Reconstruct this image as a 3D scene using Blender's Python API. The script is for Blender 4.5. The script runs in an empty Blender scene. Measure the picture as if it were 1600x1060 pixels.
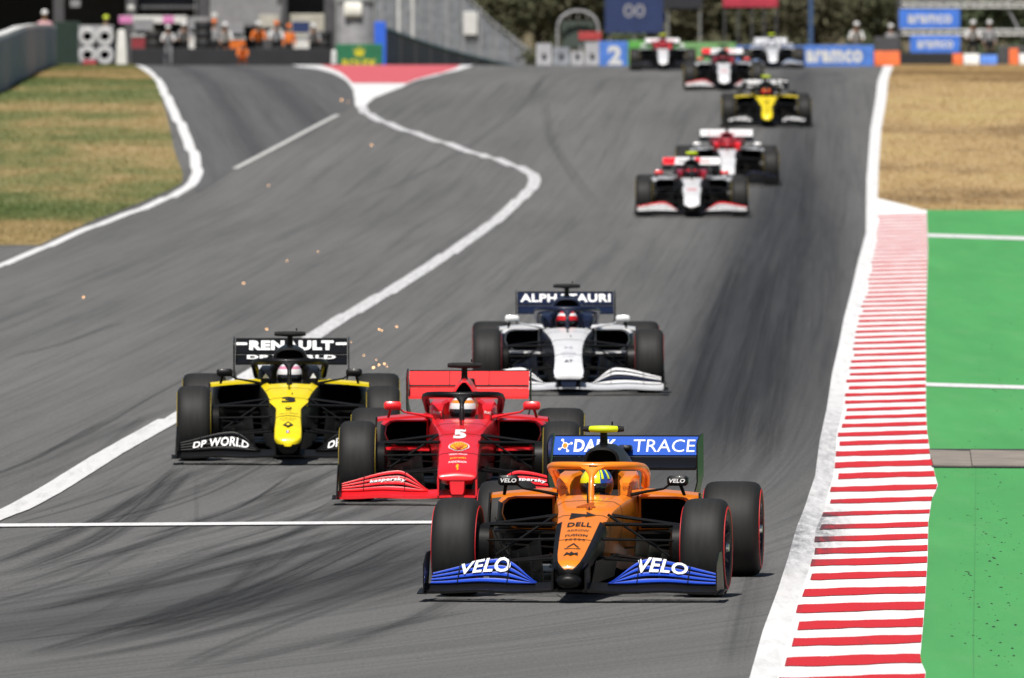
import bpy, math, random
import numpy as np
from mathutils import Vector, Matrix
R = math.radians
random.seed(7); rng = np.random.default_rng(7)
sc = bpy.context.scene
C = sc.collection

# ------------------------------------------------------------------ camera, sky, sun, exposure
F = 22222.2                      # focal length in photo pixels (500 mm on a 36 mm frame, 1600 px)
HC, YH = 3.94, 28.0              # camera height, image row of the level line
cd = bpy.data.cameras.new('camera'); cam = bpy.data.objects.new('camera', cd); C.objects.link(cam)
cd.sensor_width = 36.0; cd.lens = 500.0; cd.clip_start = 1.0; cd.clip_end = 9000.0
cam.location = (0, 0, HC)
cam.rotation_euler = (math.pi/2 - math.atan((530-YH)/F), 0, 0)
cd.dof.use_dof = True; cd.dof.focus_distance = 102.0; cd.dof.aperture_fstop = 9.0
sc.camera = cam
SUN_TO = Vector((-0.13, -0.50, 0.86)).normalized()
el = math.asin(SUN_TO.z); az = math.atan2(SUN_TO.x, SUN_TO.y)
w = bpy.data.worlds.new('World'); sc.world = w; w.use_nodes = True
nt = w.node_tree; nt.nodes.clear()
sk = nt.nodes.new('ShaderNodeTexSky'); sk.sky_type = 'NISHITA'; sk.sun_disc = False
sk.sun_elevation = el; sk.sun_rotation = az; sk.air_density = 1.0; sk.dust_density = 1.5
bg = nt.nodes.new('ShaderNodeBackground'); bg.inputs[1].default_value = 0.05
ou = nt.nodes.new('ShaderNodeOutputWorld')
nt.links.new(sk.outputs[0], bg.inputs[0]); nt.links.new(bg.outputs[0], ou.inputs[0])
sl = bpy.data.lights.new('sun', 'SUN'); sl.energy = 4.6; sl.angle = R(0.53); sl.color = (1.0, 0.955, 0.89)
so = bpy.data.objects.new('sun', sl); C.objects.link(so)
so.rotation_euler = SUN_TO.to_track_quat('Z', 'Y').to_euler(); so.location = (0, 60, 80)
sc.render.engine = 'CYCLES'; sc.cycles.transparent_max_bounces = 64
vs = sc.view_settings
vs.view_transform = 'Standard'; vs.look = 'None'; vs.gamma = 1.0; vs.exposure = 0.20; vs.use_curve_mapping = False

# ------------------------------------------------------------------ ground profile
_PY = [0, 60, 110, 155, 200, 251, 273, 315, 365, 400, 427, 450, 475, 505, 530, 600, 700, 900, 1300, 8000]
_PZ = [0, 0, 0, 0.02, 0.14, 0.41, 0.66, 1.45, 2.30, 2.36, 2.35, 2.34, 2.30, 2.26, 2.15, 1.65, 1.0, 0.4, 0.0, 0.0]
_yy = np.arange(0, 8001, 1.0); _zz = np.interp(_yy, _PY, _PZ)
_k = np.exp(-0.5*(np.arange(-18, 19)/7.0)**2); _k /= _k.sum()
_zs = np.convolve(np.pad(_zz, 18, mode='edge'), _k, mode='valid')
_zs = _zs - 0.085*np.exp(-((_yy-118.5)/9.0)**2)      # shallow dip behind the first car
ROWS = np.concatenate([np.arange(40, 200, 1.0), np.arange(200, 560, 2.0), np.arange(560, 1320, 20.0), np.array([1600, 2200, 3500, 6000.])])
HROWS = np.interp(ROWS, _yy, _zs)
def h(Y): return np.interp(Y, ROWS, HROWS)
_gY = np.arange(50, 503, 0.25); _gpy = YH + F*(HC-h(_gY))/_gY
_mono = np.minimum.accumulate(_gpy)
def GY(py): return float(np.interp(-py, -_mono, _gY))
def G(px, py):
    Y = GY(py); return ((px-800)/F*Y, Y)
def B(px, py, Y): return ((px-800)/F*Y, HC-(py-YH)/F*Y)
def BX(px, Y): return (px-800)/F*Y

# ------------------------------------------------------------------ materials
MATS = {}
def mat(name, col, rough=0.6, metal=0.0, var=0.08, scale=6.0, coat=0.0, bump=0.0, emit=None, spec=0.5, alpha=None):
    if name in MATS: return MATS[name]
    m = bpy.data.materials.new(name); m.use_nodes = True; n = m.node_tree.nodes; l = m.node_tree.links
    p = n['Principled BSDF']
    p.inputs['Roughness'].default_value = rough; p.inputs['Metallic'].default_value = metal
    p.inputs['Coat Weight'].default_value = coat; p.inputs['Coat Roughness'].default_value = 0.08
    p.inputs['Specular IOR Level'].default_value = spec
    if var > 0 or bump > 0:
        tc = n.new('ShaderNodeTexCoord'); nz = n.new('ShaderNodeTexNoise')
        nz.inputs['Scale'].default_value = scale; nz.inputs['Detail'].default_value = 5
        l.new(tc.outputs['Object'], nz.inputs['Vector'])
        mr = n.new('ShaderNodeMapRange'); mr.inputs[1].default_value = 0.3; mr.inputs[2].default_value = 0.7
        mr.inputs[3].default_value = 1-var; mr.inputs[4].default_value = 1+var
        l.new(nz.outputs[0], mr.inputs[0])
        mx = n.new('ShaderNodeMix'); mx.data_type = 'RGBA'; mx.blend_type = 'MULTIPLY'; mx.inputs[0].default_value = 1
        mx.inputs[6].default_value = (*col, 1); l.new(mr.outputs[0], mx.inputs[7]); l.new(mx.outputs[2], p.inputs['Base Color'])
        if bump > 0:
            b = n.new('ShaderNodeBump'); b.inputs['Strength'].default_value = bump; b.inputs['Distance'].default_value = 0.02
            l.new(nz.outputs[0], b.inputs['Height']); l.new(b.outputs[0], p.inputs['Normal'])
    else:
        p.inputs['Base Color'].default_value = (*col, 1)
    if emit:
        p.inputs['Emission Color'].default_value = (*emit[0], 1); p.inputs['Emission Strength'].default_value = emit[1]
    MATS[name] = m; return m
class NT:
    """small helper to write node materials"""
    def __init__(s, name):
        s.m = bpy.data.materials.new(name); s.m.use_nodes = True; s.n = s.m.node_tree.nodes; s.l = s.m.node_tree.links
        s.p = s.n['Principled BSDF']; MATS[name] = s.m
    def put(s, v, sock):
        if isinstance(v, (int, float)): sock.default_value = v
        elif isinstance(v, tuple): sock.default_value = v
        else: s.l.new(v, sock)
    def pos(s):
        return s.n.new('ShaderNodeNewGeometry').outputs['Position']
    def attr(s, name, out='Fac'):
        a = s.n.new('ShaderNodeAttribute'); a.attribute_name = name; return a.outputs[out]
    def scale(s, v, x, y, z=1.0):
        a = s.n.new('ShaderNodeVectorMath'); a.operation = 'MULTIPLY'; s.l.new(v, a.inputs[0]); a.inputs[1].default_value = (x, y, z); return a.outputs[0]
    def noise(s, v, sc_, det=4, rough=0.55, dist=0.0):
        a = s.n.new('ShaderNodeTexNoise'); a.inputs['Scale'].default_value = sc_; a.inputs['Detail'].default_value = det
        a.inputs['Roughness'].default_value = rough; a.inputs['Distortion'].default_value = dist; s.l.new(v, a.inputs['Vector']); return a.outputs[0]
    def rng(s, v, a, b, c, d):
        r = s.n.new('ShaderNodeMapRange'); s.l.new(v, r.inputs[0])
        for i, q in enumerate((a, b, c, d)): r.inputs[i+1].default_value = q
        return r.outputs[0]
    def math(s, op, a, b=0.0):
        r = s.n.new('ShaderNodeMath'); r.operation = op; s.put(a, r.inputs[0]); s.put(b, r.inputs[1]); return r.outputs[0]
    def mix(s, f, a, b):
        r = s.n.new('ShaderNodeMix'); r.data_type = 'RGBA'; s.put(f, r.inputs[0])
        s.put((*a, 1) if isinstance(a, tuple) else a, r.inputs[6]); s.put((*b, 1) if isinstance(b, tuple) else b, r.inputs[7]); return r.outputs[2]
    def bump(s, v, st, d=0.01):
        b = s.n.new('ShaderNodeBump'); b.inputs['Strength'].default_value = st; b.inputs['Distance'].default_value = d
        s.l.new(v, b.inputs['Height']); s.l.new(b.outputs[0], s.p.inputs['Normal'])
    def done(s, col, rough=0.9):
        s.put(col, s.p.inputs['Base Color']); s.put(rough, s.p.inputs['Roughness']); s.p.inputs['Specular IOR Level'].default_value = 0.25; return s.m

# asphalt with rubber streaks that follow the racing line
def asphalt(name, base, light, dark):
    t = NT(name); pos = t.pos(); fl = t.attr('flow', 'Vector'); rb = t.attr('rubber')
    fine = t.noise(t.scale(pos, 1, 0.35), 38, 6, 0.9)
    big = t.noise(t.scale(fl, 0.55, 0.022), 1.0, 5, 0.6)
    st1 = t.noise(t.scale(fl, 3.4, 0.020), 1.0, 8, 0.78, 0.25)
    st2 = t.noise(t.scale(fl, 13.0, 0.035), 1.0, 5, 0.7, 0.2)
    col = t.mix(t.rng(big, 0.32, 0.68, 0, 1), base, light)
    col = t.mix(t.math('MULTIPLY', t.rng(st1, 0.50, 0.76, 0, 1), 0.68), col, dark)
    col = t.mix(t.math('MULTIPLY', t.rng(st2, 0.50, 0.76, 0, 1), 0.52), col, dark)
    col = t.mix(t.math('MULTIPLY', t.rng(st1, 0.30, 0.46, 1, 0), 0.5), col, light)
    rbs = t.math('MULTIPLY', rb, t.rng(t.math('ADD', t.math('MULTIPLY', st1, 0.6), t.math('MULTIPLY', st2, 0.4)), 0.30, 0.66, 0.70, 1.10))
    col = t.mix(rbs, col, tuple(d*0.62 for d in dark))
    g = t.n.new('ShaderNodeMix'); g.data_type = 'RGBA'; g.blend_type = 'MULTIPLY'; g.inputs[0].default_value = 1
    t.l.new(col, g.inputs[6]); t.l.new(t.rng(fine, 0.34, 0.66, 0.62, 1.38), g.inputs[7])
    t.bump(fine, 0.25, 0.006)
    return t.done(g.outputs[2], t.rng(rb, 0, 1, 0.88, 0.70))
M_asph = asphalt('asphalt', (0.109, 0.108, 0.105), (0.150, 0.149, 0.145), (0.048, 0.048, 0.049))
M_pit = asphalt('pit_asphalt', (0.088, 0.088, 0.089), (0.115, 0.115, 0.116), (0.048, 0.048, 0.050))
def paint(name, col, worn, amt=0.5, sx=9.0, sy=0.5):
    t = NT(name); pos = t.pos()
    a = t.noise(t.scale(pos, sx, sy), 1.0, 6, 0.7, 0.4); f = t.noise(pos, 30, 4, 0.7)
    k = t.math('MULTIPLY', t.rng(a, 0.52, 0.78, 0, 1), t.rng(f, 0.3, 0.7, 0.3, 1.0))
    wr = t.attr('wear')
    k2 = t.math('MULTIPLY', wr, t.rng(t.noise(t.scale(pos, 14, 0.9), 1.0, 5, 0.7), 0.32, 0.62, 0.15, 1.0))
    kk = t.math('MINIMUM', t.math('ADD', t.math('MULTIPLY', k, amt), k2), 0.93)
    t.bump(f, 0.15, 0.004)
    return t.done(t.mix(kk, col, worn), 0.7)
M_white = paint('white_line_paint', (0.70, 0.70, 0.70), (0.17, 0.17, 0.18), 0.65)
M_white2 = paint('faded_line_paint', (0.52, 0.52, 0.50), (0.20, 0.20, 0.20), 0.8)
M_kwhite = paint('kerb_white_paint', (0.82, 0.81, 0.80), (0.17, 0.17, 0.18), 0.30)
M_kred = paint('kerb_red_paint', (0.56, 0.022, 0.030), (0.075, 0.045, 0.05), 0.35)
M_gred = paint('gore_red_paint', (0.56, 0.10, 0.12), (0.62, 0.42, 0.42), 0.9, 14, 0.6)
def greenmat():
    t = NT('green_runoff_paint'); pos = t.pos()
    a = t.noise(t.scale(pos, 1.6, 0.09), 1.0, 5, 0.6); b = t.noise(pos, 24, 5, 0.7)
    sp = t.noise(t.scale(pos, 7.0, 1.3), 1.0, 3, 0.6)
    col = t.mix(t.rng(a, 0.3, 0.7, 0, 1), (0.062, 0.282, 0.082), (0.077, 0.335, 0.101))
    du = t.noise(t.scale(pos, 2.2, 0.25), 1.0, 6, 0.7)
    col = t.mix(t.math('MULTIPLY', t.rng(du, 0.5, 0.8, 0, 1), 0.35), col, (0.16, 0.34, 0.15))
    col = t.mix(t.math('MULTIPLY', t.rng(sp, 0.70, 0.80, 0, 1), 0.55), col, (0.02, 0.07, 0.025))
    gm = t.n.new('ShaderNodeMix'); gm.data_type = 'RGBA'; gm.blend_type = 'MULTIPLY'; gm.inputs[0].default_value = 1
    t.l.new(col, gm.inputs[6]); t.l.new(t.rng(t.noise(pos, 55, 5, 0.8), 0.25, 0.75, 0.82, 1.18), gm.inputs[7])
    t.bump(b, 0.3, 0.008)
    return t.done(gm.outputs[2], 0.8)
M_green = greenmat()
def drygrass(name, c1, c2, c3, c4, sx, sy, off):
    t = NT(name); pos = t.pos()
    a = t.noise(t.scale(pos, sx, sy), 1.0, 5, 0.6); b = t.noise(t.scale(pos, sx*4, sy*3), 1.0, 5, 0.7)
    v = t.math('ADD', t.math('MULTIPLY', a, 0.7), t.math('MULTIPLY', b, 0.3))
    cr = t.n.new('ShaderNodeValToRGB'); e = cr.color_ramp.elements
    e[0].position = 0.36+off; e[0].color = (*c1, 1); e[1].position = 0.64+off; e[1].color = (*c4, 1)
    q = e.new(0.46+off); q.color = (*c2, 1); q = e.new(0.54+off); q.color = (*c3, 1)
    t.l.new(v, cr.inputs[0]); return t.done(cr.outputs[0], 0.95)
M_grassL = drygrass('left_grass', (0.085, 0.120, 0.036), (0.150, 0.165, 0.060), (0.30, 0.232, 0.105), (0.40, 0.295, 0.150), 0.10, 0.030, 0.01)
M_grassR = drygrass('right_grass', (0.15, 0.100, 0.055), (0.29, 0.200, 0.100), (0.42, 0.300, 0.150), (0.44, 0.335, 0.155), 0.13, 0.045, -0.01)
M_earth = drygrass('dry_earth', (0.09, 0.075, 0.045), (0.13, 0.105, 0.06), (0.17, 0.14, 0.08), (0.2, 0.16, 0.09), 0.05, 0.02, 0)
M_conc = mat('drain_concrete', (0.235, 0.205, 0.175), 0.9, var=0.22, scale=2.5, bump=0.3)
M_dark = mat('dark_joint', (0.03, 0.03, 0.03), 0.9)

# ------------------------------------------------------------------ mesh helpers
def link(o, parent=None):
    C.objects.link(o)
    if parent is not None: o.parent = parent
    return o
def tag(o, label=None, cat=None, group=None, kind=None):
    if label: o['label'] = label
    if cat: o['category'] = cat
    if group: o['group'] = group
    if kind: o['kind'] = kind
    return o
def empty(name, loc=(0, 0, 0), rot=(0, 0, 0), parent=None):
    o = bpy.data.objects.new(name, None); o.location = loc; o.rotation_euler = rot; o.empty_display_size = 0.2
    return link(o, parent)
class MB:
    def __init__(s): s.v = []; s.f = []; s.mi = []
    def face(s, idx, m=0): s.f.append(tuple(idx)); s.mi.append(m)
    def box(s, x0, x1, y0, y1, z0, z1, m=0):
        b = len(s.v)
        s.v += [(x, y, z) for z in (z0, z1) for y in (y0, y1) for x in (x0, x1)]
        for q in ((0, 2, 3, 1), (4, 5, 7, 6), (0, 1, 5, 4), (1, 3, 7, 5), (3, 2, 6, 7), (2, 0, 4, 6)): s.face([b+i for i in q], m)
        return s
    def bbox(s, x0, x1, y0, y1, z0, z1, r=0.01, m=0):
        """box with chamfered edges (loft of chamfered rectangles along y)"""
        def rect(y, i):
            a, b, c, d = x0+i, x1-i, z0+i, z1-i
            return [(a+r, y, c), (b-r, y, c), (b, y, c+r), (b, y, d-r), (b-r, y, d), (a+r, y, d), (a, y, d-r), (a, y, c+r)]
        return s.loft([rect(y0, r), rect(y0+r, 0), rect(y1-r, 0), rect(y1, r)], m=m)
    def loft(s, rings, m=0, cap0=True, cap1=True, mfun=None, mcap0=None, mcap1=None, closed=True):
        n = len(rings[0]); b = len(s.v)
        for r in rings: s.v += [tuple(p) for p in r]
        for i in range(len(rings)-1):
            for j in range(n if closed else n-1):
                k = (j+1) % n
                s.face((b+i*n+j, b+i*n+k, b+(i+1)*n+k, b+(i+1)*n+j), mfun(i, j) if mfun else m)
        if cap0: s.face([b+j for j in range(n)][::-1], m if mcap0 is None else mcap0)
        if cap1: s.face([b+(len(rings)-1)*n+j for j in range(n)], m if mcap1 is None else mcap1)
        return s
    def tube(s, pts, rad, n=8, m=0, flat=1.0, up=(0, 0, 1)):
        pts = [Vector(p) for p in pts]; rings = []
        if isinstance(rad, (int, float)): rad = [rad]*len(pts)
        for i, p in enumerate(pts):
            d = (pts[min(i+1, len(pts)-1)] - pts[max(i-1, 0)]).normalized()
            u = Vector(up)
            if abs(d.dot(u)) > 0.95: u = Vector((0, 1, 0))
            a = d.cross(u).normalized(); c = a.cross(d).normalized()
            rings.append([p + a*math.cos(2*math.pi*j/n)*rad[i] + c*math.sin(2*math.pi*j/n)*rad[i]*flat for j in range(n)])
        return s.loft(rings, m)
    def lathe_x(s, prof, n=36, m=0, closed=True):
        """profile of (x, r) swept round the x axis"""
        rings = [[(x, r*math.cos(2*math.pi*j/n), r*math.sin(2*math.pi*j/n)) for j in range(n)] for x, r in prof]
        if closed: rings.append(rings[0])
        return s.loft(rings, m, cap0=not closed, cap1=not closed)
    def lathe_z(s, prof, n=20, m=0, c=(0, 0, 0), mfun=None):
        rings = [[(c[0]+r*math.cos(2*math.pi*j/n), c[1]+r*math.sin(2*math.pi*j/n), c[2]+z) for j in range(n)] for r, z in prof]
        return s.loft(rings, m, mfun=mfun)
    def sheet(s, fn, nu, nv, th, m=0, dirv=(0, 0, -1)):
        """thin solid over a grid fn(u, v) for u, v in 0..1"""
        b = len(s.v); d = Vector(dirv)*th
        g = [[Vector(fn(i/nu, j/nv)) for j in range(nv+1)] for i in range(nu+1)]
        W = nv+1; N = (nu+1)*W
        for k in (0, 1):
            for row in g: s.v += [tuple(p + d*k) for p in row]
        I = lambda i, j, k: b + k*N + i*W + j
        for i in range(nu):
            for j in range(nv):
                s.face((I(i, j, 0), I(i+1, j, 0), I(i+1, j+1, 0), I(i, j+1, 0)), m); s.face((I(i, j, 1), I(i, j+1, 1), I(i+1, j+1, 1), I(i+1, j, 1)), m)
        for i in range(nu):
            s.face((I(i, 0, 0), I(i, 0, 1), I(i+1, 0, 1), I(i+1, 0, 0)), m); s.face((I(i, nv, 0), I(i+1, nv, 0), I(i+1, nv, 1), I(i, nv, 1)), m)
        for j in range(nv):
            s.face((I(0, j, 0), I(0, j+1, 0), I(0, j+1, 1), I(0, j, 1)), m); s.face((I(nu, j, 0), I(nu, j, 1), I(nu, j+1, 1), I(nu, j+1, 0)), m)
        return s
    def mesh(s, name, mats, smooth=35):
        me = bpy.data.meshes.new(name); me.from_pydata([tuple(p) for p in s.v], [], s.f)
        for m in (mats if isinstance(mats, (list, tuple)) else [mats]): me.materials.append(m)
        me.polygons.foreach_set('material_index', s.mi)
        if smooth:
            me.polygons.foreach_set('use_smooth', [True]*len(s.f)); me.set_sharp_from_angle(angle=R(smooth))
        me.update(); return me
    def build(s, name, mats, parent=None, smooth=35, loc=(0, 0, 0), rot=(0, 0, 0)):
        o = bpy.data.objects.new(name, s.mesh(name, mats, smooth)); o.location = loc; o.rotation_euler = rot
        return link(o, parent)
_fontc = {}
def glyphs(string, bold=0.0, shear=0.0):
    k = (string, bold, shear)
    if k in _fontc: return _fontc[k]
    cu = bpy.data.curves.new('lettering', 'FONT'); cu.body = string; cu.offset = bold; cu.shear = shear; cu.resolution_u = 3
    cu.space_character = 1.0 + bold*2
    o = bpy.data.objects.new('lettering', cu); me = o.to_mesh()
    v = np.array([x.co[:2] for x in me.vertices]); f = [tuple(p.vertices) for p in me.polygons]
    o.to_mesh_clear(); bpy.data.objects.remove(o); bpy.data.curves.remove(cu)
    mn, mx = v.min(0), v.max(0); v = (v-(mn+mx)/2)/(mx-mn)      # -0.5 .. 0.5
    _fontc[k] = (v, f); return _fontc[k]
def lettering(parent, string, m, fmap, cu, cv, wu, hv, bold=0.02, shear=0.0, name='lettering'):
    v, f = glyphs(string, bold, shear); b = MB()
    b.v = [tuple(fmap(cu+p[0]*wu, cv+p[1]*hv)) for p in v]; b.f = list(f); b.mi = [0]*len(f)
    return b.build(name, m, parent, smooth=0)
def emblem(parent, polys, m, fmap, name='emblem'):
    b = MB()
    for pl in polys:
        i = len(b.v); b.v += [tuple(fmap(*p)) for p in pl]; b.face(range(i, len(b.v)))
    return b.build(name, m, parent, smooth=0)

# ------------------------------------------------------------------ ground sheets (all share the same rows)
def region(name, left, right, off, m, pix=True, y0=None, y1=None, label=None, kind='structure', ncol=1, parent=None, wear=None, jag=0.0):
    """a sheet between two edges given as (x, row) points on the ground"""
    def conv(pl):
        a = sorted([(G(*p) if pix else p) for p in pl], key=lambda q: q[1]); return np.array(a)
    L, Rr = conv(left), conv(right)
    lo = max(L[0, 1], Rr[0, 1]) if y0 is None else y0; hi = min(L[-1, 1], Rr[-1, 1]) if y1 is None else y1
    ys = np.unique(np.concatenate([[lo, hi], ROWS[(ROWS > lo) & (ROWS < hi)], L[:, 1][(L[:, 1] > lo) & (L[:, 1] < hi)], Rr[:, 1][(Rr[:, 1] > lo) & (Rr[:, 1] < hi)]]))
    xl, xr = np.interp(ys, L[:, 1], L[:, 0]), np.interp(ys, Rr[:, 1], Rr[:, 0])
    if jag: xl = xl + rng.normal(0, jag, len(ys)); xr = xr + rng.normal(0, jag, len(ys))
    b = MB(); wv = []
    for Y, a, c in zip(ys, xl, xr):
        for k in range(ncol+1):
            t = k/ncol; o = off(t, Y) if callable(off) else off
            b.v.append((a+(c-a)*t, Y, float(h(Y))+o)); wv.append(wear(t, Y) if wear else 0.0)
    for i in range(len(ys)-1):
        for k in range(ncol):
            q = i*(ncol+1)+k; b.face((q, q+1, q+ncol+2, q+ncol+1))
    o = b.build(name, m, parent, smooth=0); o.data.polygons.foreach_set('use_smooth', [True]*len(b.f))
    at = o.data.attributes.new('wear', 'FLOAT', 'POINT'); at.data.foreach_set('value', wv)
    if kind: o['kind'] = kind
    if label: o['label'] = label
    return o
# terrain to the horizon
b = MB()
XS = [-3000, -400, -80, 0, 80, 400, 3000]
for Y in ROWS:
    for X in XS: b.v.append((X, Y, float(h(Y))-0.03))
for i in range(len(ROWS)-1):
    for k in range(len(XS)-1):
        q = i*len(XS)+k; b.face((q, q+1, q+len(XS)+1, q+len(XS)))
tag(b.build('ground', M_earth, smooth=60), 'dry earth ground around the race track', kind='structure')

# racing line used for the flow of rubber streaks
RL = np.array(sorted([G(*p) for p in [(-700, 1052), (0, 1000), (420, 930), (760, 860), (985, 775), (1080, 690), (1130, 600), (1165, 520), (1195, 420), (1225, 320), (1240, 220), (1250, 150), (1255, 112)]] + [(-14, 60)], key=lambda q: q[1]))
_rly = np.arange(40, 560, 0.5); _rlx = np.convolve(np.pad(np.interp(_rly, RL[:, 1], RL[:, 0]), 24, mode='edge'), np.hanning(49)/np.hanning(49).sum(), 'valid')
def rl(Y): return np.interp(Y, _rly, _rlx)
def sst(x): x = np.clip(x, 0, 1); return x*x*(3-2*x)
def asphalt_sheet(name, x0, x1, dx, y0, y1, off, m, rub, label):
    xs = np.arange(x0, x1+1e-6, dx); ys = np.unique(np.concatenate([[y0, y1], ROWS[(ROWS > y0) & (ROWS < y1)]]))
    XX, YY = np.meshgrid(xs, ys); ZZ = h(YY)+off
    nv = XX.size; n = len(xs)
    me = bpy.data.meshes.new(name)
    idx = np.arange(nv).reshape(len(ys), n)
    f = np.stack([idx[:-1, :-1], idx[:-1, 1:], idx[1:, 1:], idx[1:, :-1]], -1).reshape(-1, 4)
    me.from_pydata(np.stack([XX, YY, ZZ], -1).reshape(-1, 3).tolist(), [], f.tolist())
    me.materials.append(m)
    fl = np.stack([XX-rl(YY), YY, np.zeros_like(XX)], -1).reshape(-1)
    at = me.attributes.new('flow', 'FLOAT_VECTOR', 'POINT'); at.data.foreach_set('vector', fl.astype(np.float32))
    at = me.attributes.new('rubber', 'FLOAT', 'POINT'); at.data.foreach_set('value', rub(XX, YY).reshape(-1).astype(np.float32))
    me.polygons.foreach_set('use_smooth', [True]*len(f))
    o = bpy.data.objects.new(name, me); link(o); return tag(o, label, kind='structure')
def rubber(X, Y):
    d = X-rl(Y)
    near = sst((150-Y)/45); far = sst((Y-120)/40)*(1-0.35*sst((Y-260)/80))
    band = np.exp(-(d/0.62)**2)*far*0.85 + np.exp(-((d-0.05)/0.95)**2)*near*0.62
    band += np.exp(-((d-0.22)/1.5)**2)*0.52*sst((Y-112)/25)*(1-0.75*sst((Y-235)/70))
    band += np.exp(-((d+1.5)/0.45)**2)*0.20*near + np.exp(-((d-0.95)/0.30)**2)*0.30*far
    return np.clip(band, 0, 1)
asphalt_sheet('track', -40, 13, 0.25, 50, 540, 0.0, M_asph, rubber, 'grey asphalt race track with dark rubbered racing line')
# pit exit road (darker asphalt at the upper left)
LW = [(-900, 770), (-400, 580), (0, 415.5), (70, 387.5), (140, 356), (210, 331), (265, 309), (293, 295), (305, 283), (310, 266), (301, 237), (280, 191), (259, 150), (241, 122), (222, 105), (214, 102.5)]
def pitrub(X, Y): return np.zeros_like(X)
po = region('pit_exit_road', [(304, 300), (305, 283), (310, 266), (301, 237), (280, 191), (259, 150), (241, 122), (222, 105), (214, 102.5)],
            [(312, 300), (367, 264), (450, 221), (528, 180), (556, 160), (548, 140), (530, 122), (500, 110), (480, 105), (474, 102.5)], 0.006, M_pit, ncol=24, label='dark asphalt pit exit road joining the track')
vv = np.array([v.co[:] for v in po.data.vertices])
at = po.data.attributes.new('flow', 'FLOAT_VECTOR', 'POINT')
# streaks follow the pit road's own curve
pl = np.array(sorted([G(*p) for p in [(309, 300), (312, 266), (303, 237), (280, 191), (259, 150), (241, 122), (214, 102.5)]], key=lambda q: q[1]))
ff = np.stack([vv[:, 0]-np.interp(vv[:, 1], pl[:, 1], pl[:, 0]), vv[:, 1], 0*vv[:, 1]], -1)
at.data.foreach_set('vector', ff.reshape(-1).astype(np.float32))
at = po.data.attributes.new('rubber', 'FLOAT', 'POINT'); at.data.foreach_set('value', (0.55*np.exp(-((ff[:, 0]-1.3)/0.25)**2)+0.45*np.exp(-((ff[:, 0]-3.0)/0.35)**2)).astype(np.float32))

# grass, runoff, kerb
region('grass_verge', [(-2500, 384), (-2500, 102.2)], [(60, 384.5), (100, 366), (150, 343), (220, 317), (272, 294), (284, 287), (286, 272), (272, 235), (263, 190), (248, 140), (222, 110), (210, 103), (205, 102.2)], 0.012, M_grassL, label='patchy dry and green grass verge beside the pit exit')
KL = [(1060, 1420), (1120, 1200), (1172, 1060), (1192, 988), (1215.6, 924), (1231.7, 873.6), (1246, 823), (1265, 771), (1274, 744.5), (1281, 690), (1292, 640), (1300, 586), (1311, 538), (1319, 497), (1330, 456), (1340, 412), (1353, 365), (1353.5, 317), (1354, 280), (1356, 255), (1360, 203), (1368, 156), (1378, 111), (1380, 103)]
KM = [(1120, 1420), (1172, 1200), (1219, 1050), (1234, 992), (1248, 938), (1259, 909), (1267.6, 881), (1275, 830), (1284, 809), (1296, 766), (1302, 748), (1305, 719), (1308, 680), (1318, 640), (1322, 596), (1329, 569), (1339, 504), (1348, 470), (1358.5, 426), (1365, 392), (1371, 338), (1371, 312)]
KR = [(1430, 1420), (1440, 1200), (1447, 1060), (1438, 1039), (1443, 985), (1447, 931), (1450, 881), (1451, 823), (1456, 787), (1466, 765), (1462, 752), (1454, 716), (1449, 680), (1447, 640), (1447, 552), (1446, 520), (1448, 463), (1450, 392), (1448, 331)]
region('runoff', KR, [(9000, 1420), (4500, 331)], 0.030, M_green, label='bright green painted runoff strip beside the kerb')
region('dry_grass_bank', [(1371, 331), (1371, 312), (1373, 260), (1377, 203), (1385, 156), (1394, 108), (1396, 102.2)], [(5000, 331), (5000, 102.2)], 0.010, M_grassR, label='dry brown grass bank right of the track')
def lwear(t, Y): return float(0.95*np.exp(-((Y-108)/7.5)**2)*(1.1-0.5*t) + 0.55*np.exp(-((Y-130)/14)**2))
region('track_edge_line', KL, KM+[(1373, 260), (1377, 203), (1385, 156), (1394, 108), (1395, 103)], 0.008, M_white, ncol=4, wear=lwear, label='white painted line along the right track edge')
def koff(t, Y): return 0.010 + 0.024*t
kw = lambda t, Y: float(1.25*np.exp(-((Y-110.0)/6.0)**2)*max(0, 1-t*2.5))
kerb = region('kerb', KM, KR[:-1]+[(1448, 331), (1448, 312)], koff, M_kwhite, ncol=8, y1=GY(331), wear=kw, label='red and white striped kerb along the right edge')
region('kerb_end_apron', [(1368, 331), (1369, 311)], [(1448, 331), (1420, 323), (1371, 311)], 0.014, M_kwhite)
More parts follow.
